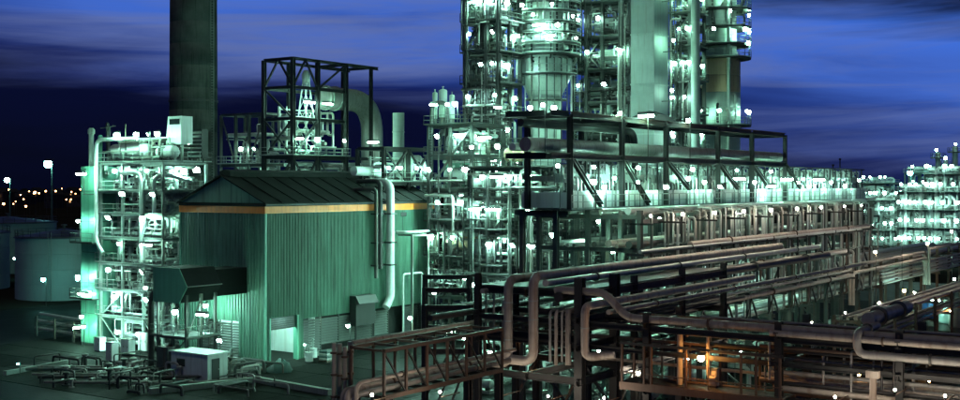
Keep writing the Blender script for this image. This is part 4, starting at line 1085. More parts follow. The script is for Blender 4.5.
# big banded column with platforms
bx_, by_ = WD(719.5, 165); br = 20.5 / FPX * 165
t = thing('banded_column', 'thick round fractionating column with brown bands and ring platforms at the right', 'column', (bx_, by_, 0))
zs_ = [0, 9, 18, ZP(125, 165), ZP(108, 165), ZP(93, 165), ZP(76, 165), ZP(60, 165)]
mt_ = ['vessel', 'vessel', 'vessel', 'vessel', 'vessel', 'vessel_brown', 'vessel_brown']
for i in range(7):
    part('shell_section', MB().lathe([(br * .985, zs_[i] + .02), (br, zs_[i] + .1), (br, zs_[i + 1] - .1), (br * .985, zs_[i + 1] - .02)], (bx_, by_, 0), 36), mt_[i], t, smooth=True)
part('upper_shell', MB().lathe([(br * .99, zs_[-1]), (br * .82, zs_[-1] + 1.4), (br * .82, 46), (br * .5, 48), (.4, 49)], (bx_, by_, 0), 36), 'vessel', t, smooth=True)
for z_ in (ZP(127, 165), ZP(60, 165), ZP(47, 165), ZP(30, 165), ZP(12, 165)):
    ring_platform(t, bx_, by_, br * .83, br + 1.5, z_)
part('riser', MB().tube([(bx_ + br * .2 * RGT.x - (br + .5) * FWD.x, by_ + br * .2 * RGT.y - (br + .5) * FWD.y, z_) for z_ in (16, 47)], .25, 10), 'vessel', t, smooth=True)
for k in range(14):
    a = R(-150 + k * 11) + TH; q = br + rng.uniform(.4, 1.1); za = rng.choice((ZP(127, 165), ZP(47, 165), ZP(30, 165), ZP(12, 165))) + .2
    zb = za + rng.uniform(1.5, 4.5)
    part('riser', MB().tube([(bx_ + math.cos(a) * br * .8, by_ + math.sin(a) * br * .8, za + .4), (bx_ + math.cos(a) * q, by_ + math.sin(a) * q, za + .4), (bx_ + math.cos(a) * q, by_ + math.sin(a) * q, zb), (bx_ + math.cos(a) * br * .8, by_ + math.sin(a) * br * .8, zb)], rng.uniform(.09, .2), 8), rng.choice(PM), t, smooth=True)
for a, z_ in ((0, 127), (-40, 127), (-100, 127), (-130, 127), (0, 47), (-45, 47), (-110, 47), (2, 30), (-80, 30), (-10, 12), (-95, 12), (-30, 60)):
    aa = R(a) + TH; q = br + 1.45
    lamp(bx_ + q * math.cos(aa), by_ + q * math.sin(aa), ZP(z_, 165) + .18, 1.9, 'bright lamp on a ring platform of the banded column', 'lamps on the banded column', r_=.28)

# ================================================================== long pipe rack, running away to the right
X_F, X_B = -38.0, -46.5
RY0, RY1 = YX(640, X_F), YX(868, X_F) + 1
rack = thing('pipe_rack', 'long many-tiered steel pipe rack running away to the right', 'pipe rack', ((X_F + X_B) / 2, (RY0 + RY1) / 2, 0))
TI = [6.2, 8.4, 10.8, 13.2, 15.6]
nby = 11; rys_ = [RY0 + (RY1 - RY0) * i / nby for i in range(nby + 1)]
for i, y in enumerate(rys_):
    for x in (X_F, (X_F + X_B) / 2, X_B): member('column', (x, y, 0), (x, y, 16.1), .34, 'steel_mid', rack)
    for z_ in TI: member('beam', (X_F + .4, y, z_), (X_B - .4, y, z_), .2, 'steel_mid', rack, h=.32)
    if i % 2 == 0: member('brace', (X_F, y, .1), (X_B, y, 6.0), .16, 'steel_mid', rack, kind='box')
for a, c in zip(rys_[:-1], rys_[1:]):
    i = rys_.index(a)
    for z_ in (TI[1], TI[3], TI[4]):
        for x in (X_F, X_B): member('beam', (x, a, z_ - .3), (x, c, z_ - .3), .18, 'steel_dark' if z_ != TI[3] else 'steel_mid', rack, h=.3)
    if i % 2: member('brace', (X_F, a, TI[1]), (X_F, c, TI[3] - .3), .15, 'steel_dark', rack, kind='box')
    else: member('brace', (X_F, c, TI[1]), (X_F, a, TI[3] - .3), .15, 'steel_dark', rack, kind='box')
g = random.Random(41)
TN = ['lowest', 'second', 'third', 'fourth', 'top']
for k, z_ in enumerate(TI):
    x = X_F - .3
    while x > X_B + .3:
        r_ = g.choice((.09, .13, .17, .22, .28))
        x -= r_ + .06
        ya = RY0 - g.choice((0, 0, .5, 1)); yb = RY1 + g.choice((0, 1, 2)) if k > 1 else RY1 + 55
        pipe_run([(x, ya, z_ + .16 + r_), (x, yb, z_ + .16 + r_)], r_, 'straight pipe on the %s tier of the long rack' % TN[k], g.choice(['jacket_dull', 'jacket', 'pipe_brown', 'steel_mid', 'jacket_dull']), 'pipes on the long rack', n=8)
        x -= r_ + g.uniform(.08, .5)
for i in range(2 * nby):                                   # hangers and knee struts on the front face
    y = RY0 + (RY1 - RY0) * (i + .5) / (2 * nby)
    member('hanger', (X_F + .28, y, TI[1] - .3), (X_F + .28, y, TI[4]), .16, 'steel_dark', rack, kind='box')
    member('knee_strut', (X_F + .3, y, TI[0] + .2), (X_F + .3, y + (1.4 if i % 2 else -1.4), TI[1] - .2), .13, 'steel_dark', rack, kind='box')
# hanging pipe drops and valves on the rack face (the picket-like verticals)
for i in range(88):
    y = RY0 + 3 + (RY1 - RY0 - 4) * (i + g.uniform(-.3, .3)) / 88
    za = g.choice((13.5, 13.5, 11.2)); zb = g.choice((15.4, 15.9, 16.1))
    x = X_F + g.uniform(.25, .7)
    part('drop_pipe', MB().tube([(x - 1.2, y, za), (x, y, za), (x, y, zb), (x - 1.2, y, zb)], g.uniform(.05, .11), 6, steps=3), g.choice(('steel_light', 'jacket', 'jacket_dull')), rack, smooth=True)
for i in range(46):
    y = RY0 + 8 + (RY1 - RY0 - 6) * (i + g.uniform(-.3, .3)) / 46
    za = g.choice((6.6, 8.8)); zb = g.choice((11, 10.6, 13))
    x = X_F + g.uniform(.2, .6)
    part('drop_pipe', MB().tube([(x - 1.2, y, za), (x, y, za), (x, y, zb), (x - .9, y + g.uniform(-1, 1), zb)], g.uniform(.05, .12), 6, steps=3), g.choice(('steel_light', 'jacket_dull', 'steel_rust')), rack, smooth=True)
# bright pipes carried on outriggers along the front face
for i, (px0, py0, px1, rr_, mt, nm) in enumerate(((690, 244, 868, .22, 'pipe_brown', 'upper pale brown'), (640, 252, 860, .14, 'jacket', 'thin silvery'), (640, 282, 845, .26, 'pipe_brown', 'middle pale brown'), (655, 316, 852, .24, 'pipe_brown', 'lower pale brown'), (655, 309, 850, .13, 'jacket_dull', 'lower thin grey'))):
    x = X_F + 1.0 + .12 * i
    z_ = ZP(py0, DX(px0, x))
    ya, yb = YX(px0, x), YX(px1, x)
    tt = pipe_run([(x, ya, z_), (x, yb, z_)], rr_, '%s pipe along the front face of the long rack' % nm, mt, 'front pipes of the long rack', flange=14)
    k = int((yb - ya) / 5)
    for j in range(k + 1):
        y = ya + (yb - ya) * j / k
        member('outrigger', (X_F, y, z_ - rr_ - .1), (x + .35, y, z_ - rr_ - .1), .12, 'steel_mid', rack, h=.2)
# lamps in the rack
for k, px in enumerate((652, 684, 716, 745, 772, 798, 822, 845, 862)):  # warm lamps added to light the rack pipes from above
    x = X_F + 2.1; y = YX(px, x)
    member('outrigger', (X_F, y, 15.2), (x + .1, y, 15.2), .1, 'steel_dark', rack, h=.14)
    lamp(x, y, 15.26, .55, 'warm outrigger lamp at the top front of the long rack', 'warm lamps on rack outriggers', r_=.13, kind='lamp_yard')
for k, (px, z_) in enumerate(((600, 13.6), (661, 13.6), (690, 13.6), (740, 13.6), (790, 13.6), (835, 13.6), (640, 8.8), (700, 6.6), (760, 8.8), (815, 8.8), (858, 8.8), (590, 6.6), (720, 11.2), (775, 11.2), (630, 11.2), (850, 11.2), (622, 8.8), (615, 11.2), (680, 8.8), (665, 6.6), (735, 6.6), (800, 6.6), (830, 11.2))):
    x = X_F - 2.0 - .8 * (k % 3)
    lamp(x, YX(px, x), z_, 1.75, 'lamp between the tiers of the long pipe rack', 'lamps in the long rack', r_=.2)

# ================================================================== air coolers on top of the rack
AX0, AX1 = -47.0, -42.5
ay0, ay1 = YX(568, AX1), YX(866, AX1)
nbay = 9
deck = thing('cooler_deck', 'steel deck with handrails carrying the row of air coolers above the rack', 'deck', ((AX0 + AX1) / 2, (ay0 + ay1) / 2, 0))
for i in range(nbay + 1):
    y = ay0 + (ay1 - ay0) * i / nbay
    for x in (AX0 + .6, AX1 - 1.0): member('column', (x, y, 0), (x, y, 16.1), .36, 'steel_mid', deck)
    member('beam', (AX0, y, 15.85), (AX1, y, 15.85), .25, 'steel_mid', deck, h=.4)
dk = part('plating', MB().box(AX0, AX1 + .9, ay0 - 1, ay1 + 1, 16.1, 16.16), 'grating', deck)
railing(dk, [(AX1 + .9, ay0 - 1), (AX1 + .9, ay1 + 1)], 16.16, 'steel_light')
for i in range(nbay):
    ya, yb = ay0 + (ay1 - ay0) * i / nbay + .06, ay0 + (ay1 - ay0) * (i + 1) / nbay - .06
    t = thing('air_cooler', 'white-sided air cooler bay on the deck above the rack', 'air cooler', ((AX0 + AX1) / 2, (ya + yb) / 2, 16.16), 'air cooler bays')
    part('side_panel', MB().box(AX1 - .08, AX1, ya, yb, 16.25, 17.5), 'white_paint', t)
    part('plenum', MB().box(AX0 + .5, AX1 - .083, ya + .02, yb - .02, 16.25, 17.3), 'steel_mid', t)
    for j in range(3): part('stiffener', MB().box(AX1, AX1 + .06, ya + (yb - ya) * (j + .5) / 3 - .04, ya + (yb - ya) * (j + .5) / 3 + .04, 16.25, 17.5), 'steel_light', t)
    part('header_box', MB().box(AX1 - 1.2, AX1 - .5, ya + .15, yb - .15, 18.1, 18.75), 'steel_light', t)
    part('tube_bundle', MB().box(AX0 + 1, AX1 - 1.3, ya + .15, yb - .15, 18.2, 18.6), 'jacket_dull', t)
    k = int((yb - ya) / .5)
    for row, (xo, z0_, z1_, xe) in enumerate(((-.6, 18.75, 19.5, -1.3), (-1.0, 18.75, 19.2, -1.9), (-.25, 17.55, 18.3, -.6))):
        for j in range(k):
            if g.random() < .2: continue
            y = ya + .3 + (yb - ya - .6) * (j + .5 * (row % 2)) / k + g.uniform(-.12, .12)
            zt_ = z1_ + g.choice((-.3, -.15, 0, 0, .2))
            b = MB().tube([(AX1 + xo, y, z0_ - .1), (AX1 + xo, y, zt_), (AX1 + xe, y + g.choice((0, 0, .35)), zt_), (AX1 + xe, y + .1, z0_)], g.choice((.05, .07, .09)), 6, bend=.2, steps=2)
            part('nozzle', b, g.choice(('jacket', 'white_paint', 'steel_mid', 'jacket_dull', 'white_paint')), t, smooth=True)
    for j in range(4):
        y = ya + (yb - ya) * (j + .5) / 4
        part('post', MB().box(AX1 - .3, AX1 - .18, y - .06, y + .06, 17.5, 19.7), 'steel_dark', t)
    part('rail', MB().box(AX1 - .32, AX1 - .16, ya, yb, 19.7, 19.82), 'steel_dark', t)
    if i == 0: part('end_panel', MB().box(AX0 + .5, AX1 - .083, ya - .05, ya + .015, 16.25, 17.4), 'white_paint', t)
for k, px in enumerate((596, 606, 616, 640, 668, 690, 706, 722, 740, 756, 772, 788, 800, 810, 820, 832, 846, 860)):
    x = AX1 + .8
    lamp(x, YX(px, x), 16.16, (2.0, 1.6, 2.3)[k % 3], 'bright lamp on the handrail before the white air cooler panels', 'lamps along the air cooler deck', r_=.2)
for k, px in enumerate((585, 612, 640, 676, 705, 735, 765)):
    x = AX1 - 3.2
    lamp(x, YX(px, x), 18.7, 2.0, 'lamp behind the nozzles on top of the air coolers', 'lamps on the air coolers', r_=.2)
for k, px in enumerate((556, 574, 590, 606, 583)):  # lamps added to brighten the interior below the deck
    x = AX1 - 1.5; lamp(x, YX(px, x), .05, (14.2, 11.5, 13.6, 9.5, 7.6)[k], 'tall post lamp under the near end of the air cooler deck', 'post lamps under the cooler deck', r_=.24)
# overhead frame and header pipe above the coolers
OX = -42.05
pxs = (549, 570, 622, 666, 718, 752, 785)
oz = 23.0
of = thing('overhead_frame', 'dark overhead steel frame with slanting struts above the air coolers', 'steel frame', (OX, YX(660, OX), 16))
oys = [YX(p, OX) for p in pxs]
for i, y in enumerate(oys):
    if i: member('column', (OX, y, 16.17), (OX, y, oz), .34, 'steel_dark', of)
    if i: member('beam', (OX, oys[i - 1] + .2, oz), (OX, y - .2, oz), .34, 'steel_dark' if i < 2 else 'steel_rust', of, h=.42)
    member('beam', (OX - 3.6, y, oz - .05), (OX - .2, y, oz - .05), .3, 'steel_dark', of, h=.4)
    if i: member('column', (OX - 3.6, y, 16.17), (OX - 3.6, y, oz), .36, 'steel_dark', of)
    if 1 <= i: member('strut', (OX, y + .1, 20.0), (OX + .01, y + 4.6, 16.4 if i < 3 else 17.6), .32, 'steel_dark', of)
    member('beam', (OX - 3.6, y, 20.0), (OX - .2, y, 20.0), .3, 'steel_dark', of, h=.4)
for a, c in zip(oys[:-1], oys[1:]):
    member('beam', (OX, a + .2, 20.0), (OX, c - .2, 20.0), .34, 'steel_dark', of, h=.42)
    member('beam', (OX - 3.6, a + .2, oz - .05), (OX - 3.6, c - .2, oz - .05), .3, 'steel_dark', of, h=.4)
pipe_run([(OX - 1.0, oys[0] - 1.5, 20.75), (OX - 1.0, oys[-1] + 1.0, 20.75)], .5, 'big silvery header pipe lying along the overhead frame', 'jacket_dull', n=20, seams=3.0)
pipe_run([(OX - 2.4, oys[0] - 1, 20.6), (OX - 2.4, oys[-1], 20.6)], .28, 'smaller pale pipe behind the big header pipe', 'jacket', n=12)
pipe_run([(OX - 3.0, oys[0] + 1, 22.4), (OX - 3.0, oys[3], 22.4), (OX - 3.0, oys[3] + .4, 18)], .3, 'dark pipe on the upper level of the overhead frame', 'pipe_black', n=12)
for px in (560, 596, 640, 694, 738, 772): lamp(OX + .6, YX(px, OX + .6), 16.16, 3.1, 'lamp below the big header pipe of the overhead frame', 'lamps below the header pipe', r_=.16)
# humped dark duct at the foot of the square flue
pa, pb = YX(628, OX - 2.4), YX(680, OX - 2.4)
b = MB()
rings = []
for k in range(9):
    f_ = k / 8; y = pa + (pb - pa) * f_; zt2 = oz - .1 + 1.0 * math.sin(math.pi * min(1, f_ * 1.15) if f_ < .87 else math.pi * .98)
    rings.append([(OX - 3.3, y, oz + .18), (OX - 1.3, y, oz + .18), (OX - 1.3, y, zt2), (OX - 2.3, y, zt2 + .35), (OX - 3.3, y, zt2)])
b.loft(rings)
solo('humped_duct', b, 'steel_dark', 'dark hump-backed duct on the overhead frame below the square flue', 'duct', smooth=True)
for px in (545, 622, 648, 690): lamp(OX + .4, YX(px, OX + .4), 20.2, 3.2, 'bright lamp on a post of the overhead frame', 'lamps on the overhead frame', r_=.22)

# ================================================================== near cross rack (runs across the foreground, right)
YC = 57.9
def CXp(px, dy=0): return XY(px, YC + dy)
def CZ(py, px, dy=0): return ZP(py, DY(px, YC + dy))
CX0, CX1 = CXp(470), 2.0
cr_ = thing('cross_rack', 'dark steel pipe rack crossing the foreground at the right', 'pipe rack', ((CX0 + CX1) / 2, YC + 2, 0))
colpx = (478, 580, 647, 779, 900, 1010)
for px in colpx:
    x = CXp(px)
    for dy in (0, 4.2):
        member('column', (x, YC + dy, 0), (x, YC + dy, 12.6 if px < 600 else 10.9), .5 if px == 580 else .36, 'steel_dark', cr_)
    for z_ in (6.6, 8.6, 10.2): member('beam', (x, YC - .5, z_), (x, YC + 4.7, z_), .25, 'steel_dark', cr_, h=.36)
xsC = [CXp(p) for p in colpx]
for a, c in zip(xsC[:-1], xsC[1:]):
    for dy in (0, 4.2):
        member('beam', (a + .2, YC + dy, 10.0), (c - .2, YC + dy, 10.0), .22, 'steel_dark', cr_, h=.34)
        member('beam', (a + .2, YC + dy, 8.7), (c - .2, YC + dy, 8.7), .2, 'steel_dark', cr_, h=.26)
# lit girder with posts (the orange bay)
gx0, gx1 = CXp(620, -.5), CXp(783, -.5)
gz0 = CZ(385, 620, -.5)
gir = thing('walkway_girder', 'rust-brown walkway girder with posts around the orange lamp', 'walkway', ((gx0 + gx1) / 2, YC - .5, gz0))
part('bottom_chord', MB().bar((gx0, YC - .5, gz0), (gx1, YC - .5, gz0), .18, .42), 'steel_rust', gir)
part('bottom_chord', MB().bar((gx0, YC + 1.3, gz0), (gx1, YC + 1.3, gz0), .18, .42), 'steel_rust', gir)
part('deck', MB().box(gx0, gx1, YC - .4, YC + 1.2, gz0 + .16, gz0 + .22), 'grating', gir)
part('top_chord', MB().bar((gx0, YC - .5, gz0 + 2.35), (gx1, YC - .5, gz0 + 2.35), .12, .14), 'steel_dark', gir)
part('top_chord', MB().bar((gx0, YC + 1.3, gz0 + 2.35), (gx1, YC + 1.3, gz0 + 2.35), .12, .14), 'steel_rust', gir)
part('mid_rail', MB().bar((gx0, YC - .55, gz0 + .75), (gx1, YC - .55, gz0 + .75), .05), 'steel_rust', gir)
for px in (622, 644, 651, 686, 741, 756, 780):
    x = CXp(px, -.5); part('post', MB().bar((x, YC - .5, gz0 + .215), (x, YC - .5, gz0 + 2.28), .11), 'steel_rust', gir)
for px in (634, 662, 690, 720, 760):
    x = CXp(px, 1.3); part('post', MB().bar((x, YC + 1.3, gz0 + .215), (x, YC + 1.3, gz0 + 2.28), .11), 'steel_rust', gir)
x = CXp(680, .2); pipe_run([(x, YC + .2, gz0 + .25), (x, YC + .2, gz0 + 3.0)], .16, 'upright brown pipe left of the orange lamp', 'pipe_brown', n=12)
pipe_run([(CXp(708, .1), YC + .1, gz0 + 3.2), (CXp(708, .1), YC + .1, gz0 + .8), (CXp(716, .1), YC + .1, gz0 + .8)], .09, 'thin pipe bent beside the orange lamp', 'pipe_brown', n=10, bend=.2)
# orange lamp and its box
lx_ = CXp(701, -.75); lz = CZ(358, 701, -.75)
t = thing('sodium_lamp', 'glowing orange lamp on the foreground walkway', 'lamp', (lx_, YC - .75, gz0 + .22))
member('post', (lx_ + .25, YC - .4, gz0 + .22), (lx_ + .25, YC - .4, lz + .35), .07, 'steel_rust', t, kind='rod')
member('arm', (lx_ + .25, YC - .4, lz + .25), (lx_, YC - .75, lz + .25), .05, 'steel_rust', t, kind='rod')
m = Matrix.Translation((lx_, YC - .75, lz))
link(bpy.data.objects.new('shade', cap_mesh(.2)), t, m)
link(bpy.data.objects.new('globe', globe_mesh(.2, 'lamp_sodium')), t, m)
cabinet(CXp(712, .3), YC + .5, gz0 + .22, .5, .35, 1.0, 'small control box beside the orange lamp', 'pipe_brown', name='control_box')
# further orange lamps added under the beams to warm the rack
for px, dy, zb, h_ in ((535, 5.5, 6.8, 1.0), (860, 3.6, 6.8, 1.2), (930, 3.6, 6.8, 1.2)):
    x_ = CXp(px, dy)
    lamp(x_, YC + dy, zb, h_, 'dim orange lamp under the beams of the foreground cross rack', 'orange lamps in the cross rack', kind='lamp_sodium', r_=.09)

def bulkhead(x, y, z, label, r_=.055, kind='lamp_warm', foot=None):  # small lamp added to light the foreground pipes
    t = thing('bulkhead_lamp', label, 'lamp', (x, y, z), 'bulkhead lamps on the foreground rack')
    member('bracket', (x, foot if foot is not None else y + 1.0, z - .25), (x, y, z - .25), .06, 'steel_rust', t, kind='rod')
    part('base', MB().lathe([(r_ * .9, z - .26), (r_ * 1.1, z - .2), (r_ * .9, z - r_)], (x, y, 0), 10), 'steel_dark', t, smooth=True)
    link(bpy.data.objects.new('globe', globe_mesh(r_, kind)), t, Matrix.Translation((x, y, z)))
for px, dy, py in ((500, -2.2, 392), (548, -2.2, 396), (604, -2.0, 398), (835, -2.0, 397), (895, -2.0, 390), (945, -2.0, 396)):
    bulkhead(CXp(px, dy), YC + dy, CZ(py, px, dy), 'small warm bulkhead lamp on a bracket before the foreground cross rack', foot=YC)
for px, d_, py in ((372, 47, 395), (440, 52, 392)):
    x_, y_ = WD(px, d_); bulkhead(x_, y_, ZP(py, d_), 'small warm bulkhead lamp beside the foreground pipe bridge', foot=y_ + 1.5)
# pipes on the cross rack
zP = CZ(319, 640); zQ = CZ(292, 590)
pipe_run([(CXp(555), YC + .1, zQ), (CXp(604), YC + .1, zQ), (CXp(626), YC + .1, zP), (CXp(1010), YC + .1, zP)], .23, 'long brown pipe with a sloping step on the foreground rack', 'pipe_brown', n=16, bend=.6, flange=9)
pipe_run([(CXp(600, .8), YC + .8, zP - .65), (CXp(1010, .8), YC + .8, zP - .65)], .17, 'second brown pipe just below the stepped foreground pipe', 'pipe_brown', n=12, flange=8)
pipe_run([(CXp(606, 1.6), YC + 1.6, zP - .2), (CXp(1010, 1.6), YC + 1.6, zP - .2)], .2, 'dark pipe behind the stepped foreground pipe', 'pipe_black', n=12)
pipe_run([(CXp(770, -.3), YC - .3, CZ(333, 770, -.3)), (CXp(1010, -.3), YC - .3, CZ(333, 770, -.3))], .16, 'pale brown pipe along the front of the cross rack at the right', 'pipe_brown', n=14, flange=6)
zb2 = CZ(356, 880, -.45)
pipe_run([(CXp(857, -.45), YC + 3.0, zb2 + 1.05), (CXp(857, -.45), YC - .45, zb2 + 1.05), (CXp(857, -.45), YC - .45, zb2), (CXp(1010, -.45), YC - .45, zb2)], .2, 'thick grey pipe with an elbow at the lower right', 'jacket_dull', n=16, bend=.55, flange=6)
pipe_run([(CXp(774, .2), YC + .2, CZ(388, 780, .2)), (CXp(1010, .2), YC + .2, CZ(388, 780, .2))], .15, 'low brown pipe on the bottom tier at the lower right', 'pipe_brown', n=12)
pipe_run([(CXp(770, 1.0), YC + 1.0, CZ(372, 780, 1.0)), (CXp(1010, 1.0), YC + 1.0, CZ(372, 780, 1.0))], .12, 'thin grey pipe on the bottom tier at the lower right', 'jacket_dull', n=12)
pipe_run([(CXp(770, 2.2), YC + 2.2, CZ(362, 780, 2.2)), (CXp(1010, 2.2), YC + 2.2, CZ(362, 780, 2.2))], .2, 'dark pipe inside the bottom tier at the lower right', 'pipe_black', n=12)
pipe_run([(CXp(770, 3.2), YC + 3.2, CZ(378, 780, 3.2)), (CXp(1010, 3.2), YC + 3.2, CZ(378, 780, 3.2))], .16, 'grey pipe at the back of the bottom tier at the lower right', 'jacket', n=12)
gx_ = random.Random(63)
for k in range(16):
    dy = gx_.uniform(.2, 4.4); z_ = gx_.choice((6.95, 7.6, 8.95, 9.4, 10.4)) + gx_.uniform(-.1, .25); a_ = gx_.choice((590, 640, 700, 760, 800))
    pipe_run([(CXp(a_, dy), YC + dy, z_), (CXp(1010, dy), YC + dy, z_)], gx_.uniform(.05, .1), 'thin pipe threading the foreground cross rack', gx_.choice(('pipe_black', 'jacket_dull', 'steel_rust', 'pipe_brown')), 'thin pipes in the cross rack', n=8)
for k in range(22):
    px = gx_.uniform(640, 955); dy = gx_.uniform(-.2, 3.5); z_ = gx_.uniform(9.2, 10.4)
    part('drop_pipe', MB().tube([(CXp(px, dy), YC + dy + .8, z_), (CXp(px, dy), YC + dy, z_), (CXp(px, dy), YC + dy, z_ - gx_.uniform(1.2, 3.2))], gx_.uniform(.04, .08), 8, steps=3), gx_.choice(('steel_rust', 'jacket_dull', 'pipe_black')), cr_, smooth=True)
# thick stub pipe pointing right and back
sx_ = CXp(868, 3.0)
pipe_run([(sx_, YC + 3.0, 10.95), (sx_, YC + 10.5, 10.95)], .36, 'thick dark stub pipe with a flanged end at the right', 'jacket_dull', n=20, flange=3.7)
# pale post with box head at px 873
x = CXp(873, -.9)
t = thing('marker_post', 'pale brown square post with a box head at the lower right', 'post', (x, YC - .9, 5.2))
part('post', MB().bar((x, YC - .9, 0), (x, YC - .9, CZ(378, 873, -.9)), .26), 'pipe_brown', t)
part('head', MB().box(x - .3, x + .3, YC - 1.1, YC - .7, CZ(378, 873, -.9), CZ(378, 873, -.9) + .35), 'pipe_brown', t)
# big downcomers at the junction
for i, (px, rr_, py0, py1, nm) in enumerate(((512, .27, 279, 364, 'left'), (537, .29, 276, 361, 'right'))):
    x = CXp(px); zt = CZ(py0, px); zb = CZ(py1, px)
    pipe_run([(x, YC + 40, zt), (x, YC - .4, zt), (x, YC - .4, zb), (x - 2.4, YC - .4, zb)], rr_, '%s one of two thick brown pipes dropping and turning left in the foreground' % nm, 'pipe_brown', 'big dropping pipes', n=18, bend=.75, seams=1.1)
x = CXp(588); zt = CZ(306, 588); zb = CZ(357, 588)
pipe_run([(x, YC + 25, zt), (x, YC - .35, zt), (x, YC - .35, zb), (x + 1.6, YC + .2, zb + .25)], .24, 'shorter pale brown dropping pipe right of the big dark column', 'pipe_brown', 'big dropping pipes', n=18, bend=.5, seams=1.0)
for i, px in enumerate((551, 557, 563, 569)):
    x = CXp(px); pipe_run([(x, YC + .9, CZ(311, px)), (x, YC - .1, CZ(311, px)), (x, YC - .1, CZ(362 + (i % 2) * 3, px))], (.08, .10, .07, .17)[i], 'thin upright pipe beside the big dark foreground column', ('jacket_dull', 'pipe_brown')[i % 2], 'four upright pipes', n=12, bend=.3)
for px, py0, py1 in ((494, 290, 362), (503, 300, 330), (486, 288, 340)):
    x = CXp(px, .6); pipe_run([(x, YC + .6, CZ(py0, px, .6)), (x, YC + .6, CZ(py1, px, .6))], .07, 'thin upright pipe left of the big dropping pipes', 'jacket_dull', 'thin upright pipes', n=8)
# receding beams and pipes over the junction
for i, (px, py, rr_, mt, nm) in enumerate(((484, 291, .16, 'jacket_dull', 'slim grey'), (547, 283, .2, 'jacket', 'silvery'), (560, 297, .3, 'pipe_black', 'thick black'), (610, 312, .14, 'pipe_brown', 'slim brown'))):
    x = CXp(px); z_ = CZ(py, px)
    pipe_run([(x, YC - .2, z_), (x, YC + 48, z_)], rr_, '%s overhead pipe running back from the foreground junction' % nm, mt, 'overhead pipes at the junction', n=14, flange=12)
jf = thing('junction_frame', 'heavy dark steel frame at the foreground pipe junction', 'steel frame', (CXp(530), YC + 6, 0))
for x in (CXp(475), CXp(525), CXp(578)):
    for y in (YC + 7, YC + 14, YC + 21):
        member('column', (x, y, 0), (x, y, 12.3), .36, 'steel_dark', jf)
for y in (YC + .3, YC + 7, YC + 14, YC + 21):
    for z_ in (11.6, 9.0, 6.6): member('beam', (CXp(475), y, z_), (CXp(578), y, z_), .26, 'steel_dark', jf, h=.42)
for x in (CXp(475), CXp(525), CXp(578)):
    for z_ in (11.55, 6.6): member('beam', (x, YC, z_), (x, YC + 21, z_), .26, 'steel_dark' if z_ < 8 else 'steel_rust', jf, h=.45)
    member('brace', (x, YC, .2), (x, YC + 7, 6.4), .16, 'steel_mid', jf, kind='box'); member('brace', (x, YC + 14, .2), (x, YC + 7, 6.4), .16, 'steel_mid', jf, kind='box')
part('soffit_plate', MB().box(CXp(475), CXp(578), YC + .3, YC + 21, 11.83, 11.87), 'steel_dark', jf)
for i in range(9):
    x = CXp(476) + (CXp(577) - CXp(476)) * (i + .5) / 9
    pipe_run([(x, YC + 1.0, 9.25 + .12), (x, YC + 26, 9.25 + .12)], rng.choice((.08, .12, .16)), 'dark middle-tier pipe in the foreground junction frame', rng.choice(('pipe_black', 'steel_mid', 'pipe_black')), 'pipes in the junction frame', n=8)

# ================================================================== pipe bridge, lower centre
BXr = WD(384, 51.7)[0]; BXl = BXr - 1.95
by0, by1 = WD(384, 51.7)[1], WD(384, 51.7)[1] + 9.5
zt, zb = 10.55, 8.45
br_ = thing('pipe_bridge', 'brown trussed pipe bridge at the bottom centre of the picture', 'bridge', ((BXr + BXl) / 2, (by0 + by1) / 2, 0))
nb_ = 6
for side, x in (('right', BXr), ('left', BXl)):
    part('top_chord', MB().bar((x, by0, zt), (x, by1, zt), .17, .17), 'steel_rust', br_)
    part('bottom_chord', MB().bar((x, by0, zb), (x, by1, zb), .17, .2), 'steel_rust', br_)
    for i in range(nb_ + 1):
        y = by0 + (by1 - by0) * i / nb_
        part('post', MB().bar((x, y, zb + .1), (x, y, zt - .085), .11), 'steel_rust', br_)
        if i < nb_ and side == 'right':
            y2 = by0 + (by1 - by0) * (i + 1) / nb_
            part('diagonal', MB().bar((x - .02, y + .06, zt - .1), (x - .02, y2 - .06, zb + .12), .07), 'steel_dark', br_)
for i in range(nb_ + 1):
    y = by0 + (by1 - by0) * i / nb_
    part('cross_beam', MB().bar((BXl + .1, y, zb), (BXr - .1, y, zb), .12, .16), 'steel_dark', br_)
    part('cross_beam', MB().bar((BXl + .1, y, zt), (BXr - .1, y, zt), .1, .1), 'steel_rust', br_)
for x in (BXl, BXr):
    for y in (by0 + .3, by1 - .3): member('column', (x, y, 0), (x, y, zb - .1), .34, 'steel_dark', br_)
for i, (dx, r_, z_, mt) in enumerate(((.35, .16, zb + .28, 'pipe_brown'), (.85, .2, zb + .32, 'pipe_brown'), (1.4, .14, zb + .26, 'jacket_dull'), (1.75, .1, zb + .85, 'pipe_brown'))):
    x = BXl + dx
    pts = [(x, by1 + 1.5, z_), (x, by0 - .9 - .25 * i, z_), (x, by0 - .9 - .25 * i, 3.0)]
    pipe_run(pts, r_, 'brown pipe lying along the foreground pipe bridge', mt, 'pipes on the pipe bridge', n=14, bend=.4, flange=6)
# bundle of uprights at the near end (px 335-352)
for i, px in enumerate((334, 339.5, 345, 350.5)):
    x, y = WD(px, 53 + .4 * (i % 2))
    zt2 = ZP(343 + 2 * (i % 3), 53)
    t = thing('upright_pipe', 'upright pipe in the bundle at the near bridge end', 'pipe', (x, y, 0), 'upright bundle at the bridge end')
    part('run', MB().lathe([(.1 + .03 * (i % 2), 0), (.1 + .03 * (i % 2), zt2)], (x, y, 0), 12), ('pipe_brown', 'jacket_dull')[i % 2], t, smooth=True)
    for k in range(5): part('coupling', MB().lathe([(.1, zt2 - .5 - k), (.17, zt2 - .5 - k), (.17, zt2 - .4 - k), (.1, zt2 - .4 - k)], (x, y, 0), 12), 'steel_rust', t, smooth=True)
